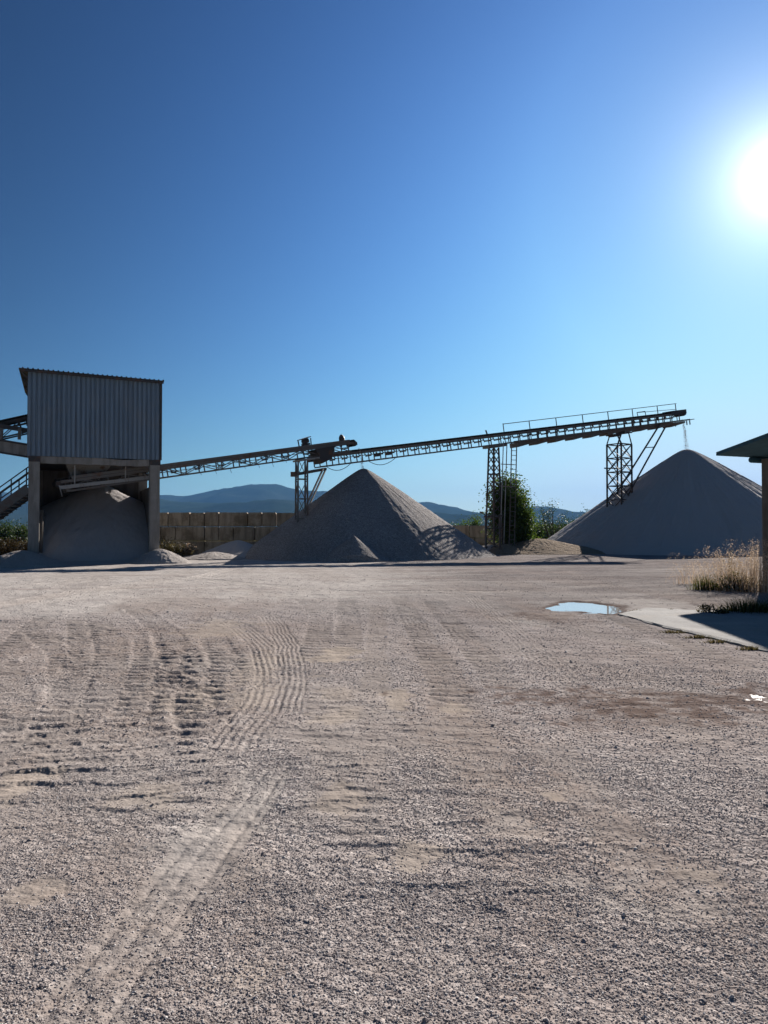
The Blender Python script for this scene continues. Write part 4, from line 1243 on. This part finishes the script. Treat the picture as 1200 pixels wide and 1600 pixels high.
block_wall('mossy brown wall of stacked concrete blocks between hopper house and middle pile', w0, w1, 3, .86, 1.7, 4)
w0, w1 = pix(628, 850, 56.0), pix(815, 850, 55.0); w0.z = w1.z = 0
block_wall('low stained concrete block wall behind the slim tower', w0, w1, 2, .93, 1.5, 9)

# ------------------------------------------------------------------ conveyors and stair left of the hopper house
lc0 = pix(-330, 735, 33.0); lc1 = pix(70, 646, 37.2)
conveyor('belt_conveyor', 'dark upper feed conveyor entering the metal cladding from the left edge', lc0, lc1, .8, .75, (M['dark_steel'], M['dark_steel']), 1.0, 1.3, 'lattice')
gal = empty('conveyor_gallery', pix(0, 698, 35.5), 'pale stained channel beam gallery below the upper feed conveyor at the left edge', 'gallery')
a, b = pix(-260, 655, 35.8), pix(50, 706, 36.2)
d_ = (b - a).normalized(); up_ = Vector((0, 0, 1)); sd = Vector((d_.y, -d_.x, 0)).normalized()
mb = MB(); mb.bar(a, b, .9, .48); mb.build('channel_beam', M['concrete'], gal)
mb = MB(); mb.bar(a + Vector((0, 0, .29)), b + Vector((0, 0, .29)), 1.1, .09); mb.bar(a - Vector((0, 0, .28)), b - Vector((0, 0, .28)), 1.0, .06); mb.build('flange', M['dark_steel'], gal)
mb = MB(); mb.bar(a + sd * .4 + Vector((0, 0, 1.0)), b + sd * .4 + Vector((0, 0, .95)), .1, .2); mb.build('side_beam', M['dark_steel'], gal)
for px in (2, 30):
    q = pix(px, 690, 35.5); mb = MB(); mb.bar(q + Vector((0, 0, .1)), q + Vector((0.02, 0, .62)), .15, .12); mb.build('post', M['steel'], gal)
q = pix(-40, 700, 35.8); mb = MB(); mb.bar(q - Vector((0, 0, .2)), (q.x, q.y, -.2), .4, .4); mb.build('support_column', M['concrete'], gal)
# stair
st = empty('steel_stair', pix(0, 850, 36.0), 'sloping steel stair with double handrails left of the concrete pillar', 'stair')
a, b = pix(-60, 837, 35.6), pix(44, 763, 35.6); sd = Vector((0, 1, 0))
d_ = (b - a).normalized(); nn_ = Vector((-d_.z, 0, d_.x))
for w in (0, .8):
    mb = MB(); mb.bar(a + sd * w, b + sd * w, .07, .44, up=nn_); mb.build('stringer', M['steel'], st)
nst = 15
for k in range(nst):
    c = a.lerp(b, (k + .5) / nst) + sd * .4 - nn_ * .20
    mb = MB(); mb.box(c, (.15, 0, 0), (0, .36, 0), (0, 0, .02)); mb.build('step', M['pale_steel'], st)
for w in (.02, .78):
    for hh in (.45, .75, 1.0):
        mb = MB(); mb.bar(a + sd * w + Vector((0, 0, hh)), b + sd * w + Vector((0, 0, hh)), .045, .045); mb.build('handrail', M['dark_steel'], st)
    for f_ in (.2, .46, .74, .97):
        q = a.lerp(b, f_) + sd * w; mb = MB(); mb.bar(q + Vector((0, 0, .1)), q + Vector((0, 0, 1.02)), .05, .05); mb.build('rail_post', M['dark_steel'], st)

# ------------------------------------------------------------------ canopy on the right
def canopy():
    tip = pix(1119, 712, 22.0)
    near = pix(1252, 664, 17.3)
    far = pix(1206, 716.5, 23.6)
    v1 = near - tip; v2 = far - tip
    c = [tip, tip + v1 * 1.15, tip + v1 * 1.15 + v2 * 3.4, tip + v2 * 3.4]
    root = empty('canopy', (c[2].x - 3, (c[0].y + c[2].y) / 2, 0), 'green grey flat canopy roof jutting in from the right edge on a post', 'canopy')
    mb = MB(); th = .10
    mb.hexa([w for w in c] + [w + Vector((0, 0, th)) for w in c])
    # turn so that bottom is ccw from above either way
    mb.build('roof_slab', M['canopy'], root)
    mb = MB()
    p_, q_ = tip.lerp(far, .62), tip.lerp(far, 1.6)
    q1 = p_ + v1 * .02 - Vector((0, 0, .09)); 
    mb.tube(tip.lerp(far, .56) + v1 * .04 - Vector((0, 0, .10)), tip.lerp(far, 2.6) + v1 * .03 - Vector((0, 0, .08)), .09, 12)
    mb.build('gutter_pipe', M['canopy'], root, True)
    pp = pix(1198, 717, 22.6)
    mb = MB(); mb.bar(pp + Vector((.05, 0, 0)), (pp.x + .05, pp.y, -.2), .26, .26); mb.build('post', M['concrete_dark'], root)
    mb = MB(); mb.bar(pp + Vector((4.5, -3.5, -.1)), (pp.x + 4.5, pp.y - 3.5, -.2), .26, .26); mb.build('post', M['canopy'], root)
canopy()

# concrete slab under it
def slab():
    edge = [(966, 961), (1000, 970), (1040, 981), (1090, 992), (1150, 1006), (1205, 1019), (1300, 1045)]
    farE = [(966, 961), (1010, 951), (1085, 955), (1150, 957), (1230, 955), (1320, 953)]
    rng = random.Random(4)
    n = 60
    def res(px):
        P_ = np.array([G(*q) for q in px]); s_ = np.concatenate([[0], np.cumsum(np.hypot(*np.diff(P_, axis=0).T))])
        t_ = np.linspace(0, s_[-1], n); return np.stack([np.interp(t_, s_, P_[:, 0]), np.interp(t_, s_, P_[:, 1])], 1)
    e1, e2 = res(edge), res(farE)
    m_ = 30; V = []
    for k in range(m_ + 1):
        f_ = k / m_
        row = e1 * (1 - f_) + e2 * f_
        z = np.full(n, .022) + .008 * fbm(row[:, 0], row[:, 1], .5, 3, off=51)
        jit = np.array([rng.uniform(-.025, .025) for _ in range(n)]) if k == 0 else 0
        V.append(np.stack([row[:, 0] + jit, row[:, 1], z if k not in (0,) else z - .015], 1))
    low = V[0].copy(); low[:, 2] = -.15; low[:, 0] -= .02
    V = [low] + V
    V = np.concatenate(V); i = np.arange(m_ + 1)[:, None]; j = np.arange(n - 1)[None]; a = i * n + j
    faces = np.stack([a, a + n, a + n + 1, a + 1], -1).reshape(-1, 4)[:, ::-1]
    o = np_mesh('concrete_slab', V, faces.copy(), M['slab'], None, False); tag(o, kind='structure')
slab()

# ------------------------------------------------------------------ plants
def leaf_cloud(pts, size, rng, tone=None, droop=0.3, aspect=.6):
    """leaf quads (bent kite shapes) at pts"""
    N = len(pts)
    a = rng.rand(N) * 2 * math.pi; el = (rng.rand(N) - .5) * 2.0 - droop
    d = np.stack([np.cos(a) * np.cos(el), np.sin(a) * np.cos(el), np.sin(el)], 1)
    r = rng.randn(N, 3); s = np.cross(d, r); s /= np.linalg.norm(s, axis=1)[:, None] + 1e-9
    sz = size * (0.6 + 0.8 * rng.rand(N))[:, None]
    V = np.stack([pts, pts + d * sz * .5 + s * sz * aspect * .5, pts + d * sz, pts + d * sz * .5 - s * sz * aspect * .5], 1).reshape(-1, 3)
    Fc = np.arange(N * 4).reshape(N, 4)
    tn = rng.rand(N) if tone is None else tone
    return V, Fc, np.repeat(tn, 4)
def tree(name, label, base, height, spread, n_stems, n_clump, per, leaf, mat, seed, group=None, trunk_h=.0, cat='tree', sparse=False, trunk_r=.08, lean=0):
    rng = np.random.RandomState(seed)
    base = Vector(base)
    root = empty(name, base, label, cat, group)
    mb = MB(); tips = []
    for k in range(n_stems):
        ang = 2 * math.pi * k / n_stems + rng.rand(); out = spread * (0.15 + .75 * rng.rand())
        hh = height * (0.62 + .36 * rng.rand()) if k else height * .98
        if k == 0: out *= .2
        pts = []
        for j in range(7):
            f = j / 6
            pts.append(base + Vector((math.cos(ang) * out * f ** .8 + .07 * height * .3 * math.sin(f * 5 + k) + lean * f, math.sin(ang) * out * f ** .8, trunk_h * 0 + hh * f)))
        for j in range(6): mb.tube(pts[j], pts[j + 1], trunk_r * (1 - j / 6.6), 6, trunk_r * (1 - (j + 1) / 6.6), caps=False)
        for j in range(2, 7):
            for b in range(3 if not sparse else 4):
                if pts[j].z - base.z < trunk_h: continue
                a2 = rng.rand() * 6.28; ln = spread * (.22 + .36 * rng.rand()) * (1.15 - j / 9)
                e = pts[j] + Vector((math.cos(a2) * ln, math.sin(a2) * ln, ln * (.15 + .7 * rng.rand())))
                mb.tube(pts[j], e, trunk_r * .32 * (1 - j / 9), 4, .006, caps=False)
                tips += [np.array(e), np.array(pts[j].lerp(e, .6))]
        tips.append(np.array(pts[-1]))
    mb.build('trunk', M['bark'], root)
    tips = np.array(tips)
    C = tips[rng.randint(0, len(tips), n_clump)] + rng.randn(n_clump, 3) * spread * .07
    cs = leaf * (1.1 + 1.6 * rng.rand(n_clump))
    P_ = (C[:, None] + rng.randn(n_clump, per, 3) * cs[:, None, None] * np.array([1, 1, 1.15])).reshape(-1, 3)
    P_[:, 2] = np.maximum(P_[:, 2], base.z + .02)
    tone = np.clip(np.repeat(rng.rand(n_clump) * .7, per) + rng.rand(len(P_)) * .3, 0, 1)
    V, Fc, tn = leaf_cloud(P_, leaf, rng, tone)
    np_mesh('crown', V, Fc, mat, root, False, None, {'tone': tn})
    return root
def gp(px, D): q = pix(px, 830, D); return (q.x, q.y, 0)
tree('leafy_tree', 'dense leafy green tree growing beside the slim tower and ladder', gp(793, 50.5), 4.6, 1.45, 11, 1350, 16, .14, M['leaf'], 5, None)
tree('leafy_tree', 'low leafy bush leaning out right of the dense tree', gp(815, 51.0), 2.8, 1.0, 8, 520, 15, .13, M['leaf'], 6, None)
GT = 'trees beyond the yard'
tree('bare_tree', 'thin half bare tree standing before the hill left of the right pile', gp(861, 88), 4.3, 1.9, 4, 110, 9, .16, M['leaf_dark'], 7, GT, trunk_h=1.0, sparse=True, trunk_r=.11)
tree('bare_tree', 'small thin treetop poking over the left flank of the right pile', gp(917, 82), 3.4, 1.2, 3, 60, 9, .15, M['leaf_dark'], 17, GT, trunk_h=.8, sparse=True, trunk_r=.09)
hedge = [(838, 95, 2.1, 1.9, 'dark bushy tree right behind the low leafy bush'), (852, 100, 2.3, 2.2, 'dark rounded bush below the thin half bare tree, left one'), (872, 104, 2.5, 2.4, 'dark rounded bush below the thin half bare tree, right one'),
         (892, 100, 2.4, 2.2, 'dark bush half hidden by the left flank of the right pile'), (905, 108, 3.0, 2.2, 'dark bush almost covered by the flank of the right pile')]
for k, (px, D, hh, sp, lb) in enumerate(hedge):
    tree('hedge_tree', lb, gp(px, D), hh * .68, sp, 6, 190, 14, .2, M['leaf_dark'], 20 + k, GT)
tree('hedge_tree', 'small green treetop showing above the low block wall', gp(742, 84), 2.6, 1.5, 6, 150, 14, .17, M['leaf'], 31, GT)
tree('hedge_tree', 'low green bush above the low block wall beside the middle pile', gp(716, 92), 1.9, 1.2, 5, 90, 14, .17, M['leaf'], 32, GT)
for k, (px, D, hh, sp, lb) in enumerate([(-22, 92, 2.2, 2.4, 'dark bush at the far left beyond the stair, cut by the frame'), (8, 95, 2.3, 2.4, 'dark bush behind the foot of the stair at the left edge'), (34, 98, 2.0, 2.0, 'dark bush just left of the left concrete pillar')]):
    tree('hedge_tree', lb, gp(px, D), hh * .62, sp, 6, 190, 14, .22, M['leaf_dark'], 40 + k, GT)

def weeds(name, label, px, py_base, hgt, width, n_blades, mats, seed, D=None, seed_heads=False, cat='plant', group=None, leafy=0.0, depth=None, lean=.35, wd=.006):
    """a clump of blades / stems with seed heads or small leaves"""
    rng = np.random.RandomState(seed)
    if D is None: x0, y0 = gpix(px, py_base)
    else: x0, y0 = gp(px, D)[:2]
    depth = depth or width * .7
    N = n_blades
    bx = x0 + rng.randn(N) * width * .33; by = y0 + rng.randn(N) * depth * .33
    edge = np.hypot((bx - x0) / width, (by - y0) / depth)
    h = hgt * (0.35 + .65 * rng.rand(N)) * np.clip(1.1 - .6 * edge, .25, 1)
    a = rng.rand(N) * 2 * math.pi
    ln = h * lean * (0.3 + rng.rand(N)); ox = np.cos(a) * ln + .25 * (bx - x0); oy = np.sin(a) * ln + .25 * (by - y0)
    seg = 4; rows = []
    wx, wy = np.cos(a + 1.57) * wd, np.sin(a + 1.57) * wd
    for s_ in range(seg + 1):
        f = s_ / seg; k = f ** 1.8
        cx_, cy_, cz_ = bx + ox * k, by + oy * k, h * f * (1 - .12 * f) - .01
        w_ = (1 - f * .85)
        rows += [np.stack([cx_ - wx * w_, cy_ - wy * w_, cz_], 1), np.stack([cx_ + wx * w_, cy_ + wy * w_, cz_], 1)]
    V = np.stack(rows, 1).reshape(-1, 3); nv = 2 * (seg + 1)
    fb = np.array([[2 * s_, 2 * s_ + 1, 2 * s_ + 3, 2 * s_ + 2] for s_ in range(seg)])
    Fc = (fb[None] + (np.arange(N) * nv)[:, None, None]).reshape(-1, 4)
    tone = np.repeat(rng.rand(N), nv)
    root = empty(name, (x0, y0, 0), label, cat, group)
    np_mesh('blades', V, Fc, mats[0], root, False, None, {'tone': tone})
    top = np.stack([bx + ox, by + oy, h * .88], 1)
    if seed_heads:
        sel = rng.rand(N) < .75; tp = top[sel]; 
        P_ = (tp[:, None] + rng.randn(len(tp), 16, 3) * np.array([.03, .03, .075])).reshape(-1, 3)
        V, Fc, tn = leaf_cloud(P_, .028, rng, None, .2, .4)
        np_mesh('seed_heads', V, Fc, mats[-1], root, False, None, {'tone': np.clip(tn * .5 + .5, 0, 1)})
    if leafy:
        M_ = int(N * 9); id_ = rng.randint(0, N, M_); f = .25 + .75 * rng.rand(M_)
        P_ = np.stack([bx[id_] + ox[id_] * f ** 1.8, by[id_] + oy[id_] * f ** 1.8, h[id_] * f * .95], 1) + rng.randn(M_, 3) * .015
        V, Fc, tn = leaf_cloud(P_, leafy, rng, None, .2, .55)
        np_mesh('leaves', V, Fc, mats[-1], root, False, None, {'tone': tn * .85})
    return root
GW = 'weeds and grass tufts by the canopy'
weeds('grass_clump', 'green grass tuft at the left end of the tall dry grass', 1102, 921, .55, .5, 420, [M['grass']], 1, group=GW)
weeds('dry_grass', 'tall pale dry grass with feathery heads by the canopy post, right of the green tuft', 1135, 922, 1.25, .85, 230, [M['straw']], 2, seed_heads=True, group=GW)
weeds('dry_grass', 'tall pale dry grass clump at the right frame edge before the post', 1180, 924, 1.5, .9, 300, [M['straw']], 3, seed_heads=True, group=GW)
weeds('dry_grass', 'thin low reddish dry grass left of the green tuft', 1082, 912, .95, .8, 90, [M['straw']], 4, seed_heads=True, group=GW, lean=.8)
weeds('dry_grass', 'dark thistle like stalks inside the pale dry grass', 1143, 915, 1.15, .3, 26, [M['leaf_olive'], M['leaf_olive']], 5, group=GW, leafy=.05, wd=.012, lean=.12)
weeds('grass_clump', 'dark low grass mound on the slab beside the canopy shadow, right of the leafy weed', 1168, 957, .36, .75, 900, [M['grass']], 6, group=GW)
weeds('grass_clump', 'dark grass mound at the frame edge behind the shaded slab', 1222, 957, .42, .6, 600, [M['grass']], 7, group=GW)
weeds('leafy_weed', 'olive green leafy weeds low inside the tall dry grass', 1150, 922, .62, .8, 170, [M['leaf_olive'], M['grass']], 23, group=GW, leafy=.06, wd=.008)
weeds('leafy_weed', 'small upright leafy weed at the edge of the slab', 1104, 958, .24, .16, 26, [M['leaf_olive'], M['leaf_olive']], 8, group=GW, leafy=.045)
weeds('leafy_weed', 'low leafy weed next to the dark grass mound on the slab', 1126, 960, .18, .2, 30, [M['leaf_olive'], M['leaf_olive']], 9, group=GW, leafy=.045)
weeds('grass_clump', 'tiny dry tuft by the corner of the slab near the puddle', 1048, 954, .07, .18, 110, [M['leaf_olive']], 10, group=GW)
weeds('grass_clump', 'tiny tuft between the puddle and the slab corner', 995, 955, .06, .22, 110, [M['leaf_olive']], 11, group=GW)
for k, (px, py, lb) in enumerate([(1052, 988, 'short dry tuft on the slab edge, farther from the frame edge'), (1120, 1003, 'short olive tuft along the slab edge, middle one'), (1172, 1014, 'short olive tuft along the slab edge at the right frame edge'), (1090, 996, 'thin dry tuft along the slab edge between two fuller ones')]):
    weeds('grass_clump', lb, px, py, .07, .28, 170, [M['leaf_olive']], 60 + k, group='short tufts along the slab edge', depth=.12)
GX = 'weeds before the block wall'
weeds('leafy_weed', 'olive weed clump at the foot of the right concrete pillar', 268, 0, 1.15, 1.1, 190, [M['leaf_olive'], M['leaf_olive']], 12, D=41.5, leafy=.10, group=GX, wd=.012)
weeds('leafy_weed', 'pale flowering weed clump before the block wall, right of the pillar weeds', 296, 0, .95, .9, 150, [M['leaf_olive'], M['straw']], 13, D=42.0, leafy=.08, group=GX, wd=.012)
weeds('dry_grass', 'reddish brown dry weeds against the block wall behind the pillar', 258, 0, 1.5, .8, 160, [M['leaf_olive'], M['leaf_olive']], 14, D=44.0, leafy=.07, group=GX, wd=.014)
for k, (px, D, lb) in enumerate([(-14, 44, 'brown bramble thicket at the left edge under the stair'), (14, 45, 'brown bramble thicket behind the left dust heap'), (36, 46, 'brown bramble thicket touching the left concrete pillar')]):
    weeds('bramble', lb, px, 0, 1.2, 1.5, 330, [M['bramble'], M['bramble']], 70 + k, D=D, leafy=.11, group='brambles left of the hopper house', wd=.014, lean=.6)
weeds('grass_clump', 'green grass strip behind the tan earth bank', 858, 0, .8, 3.2, 900, [M['grass']], 80, D=60, wd=.02)
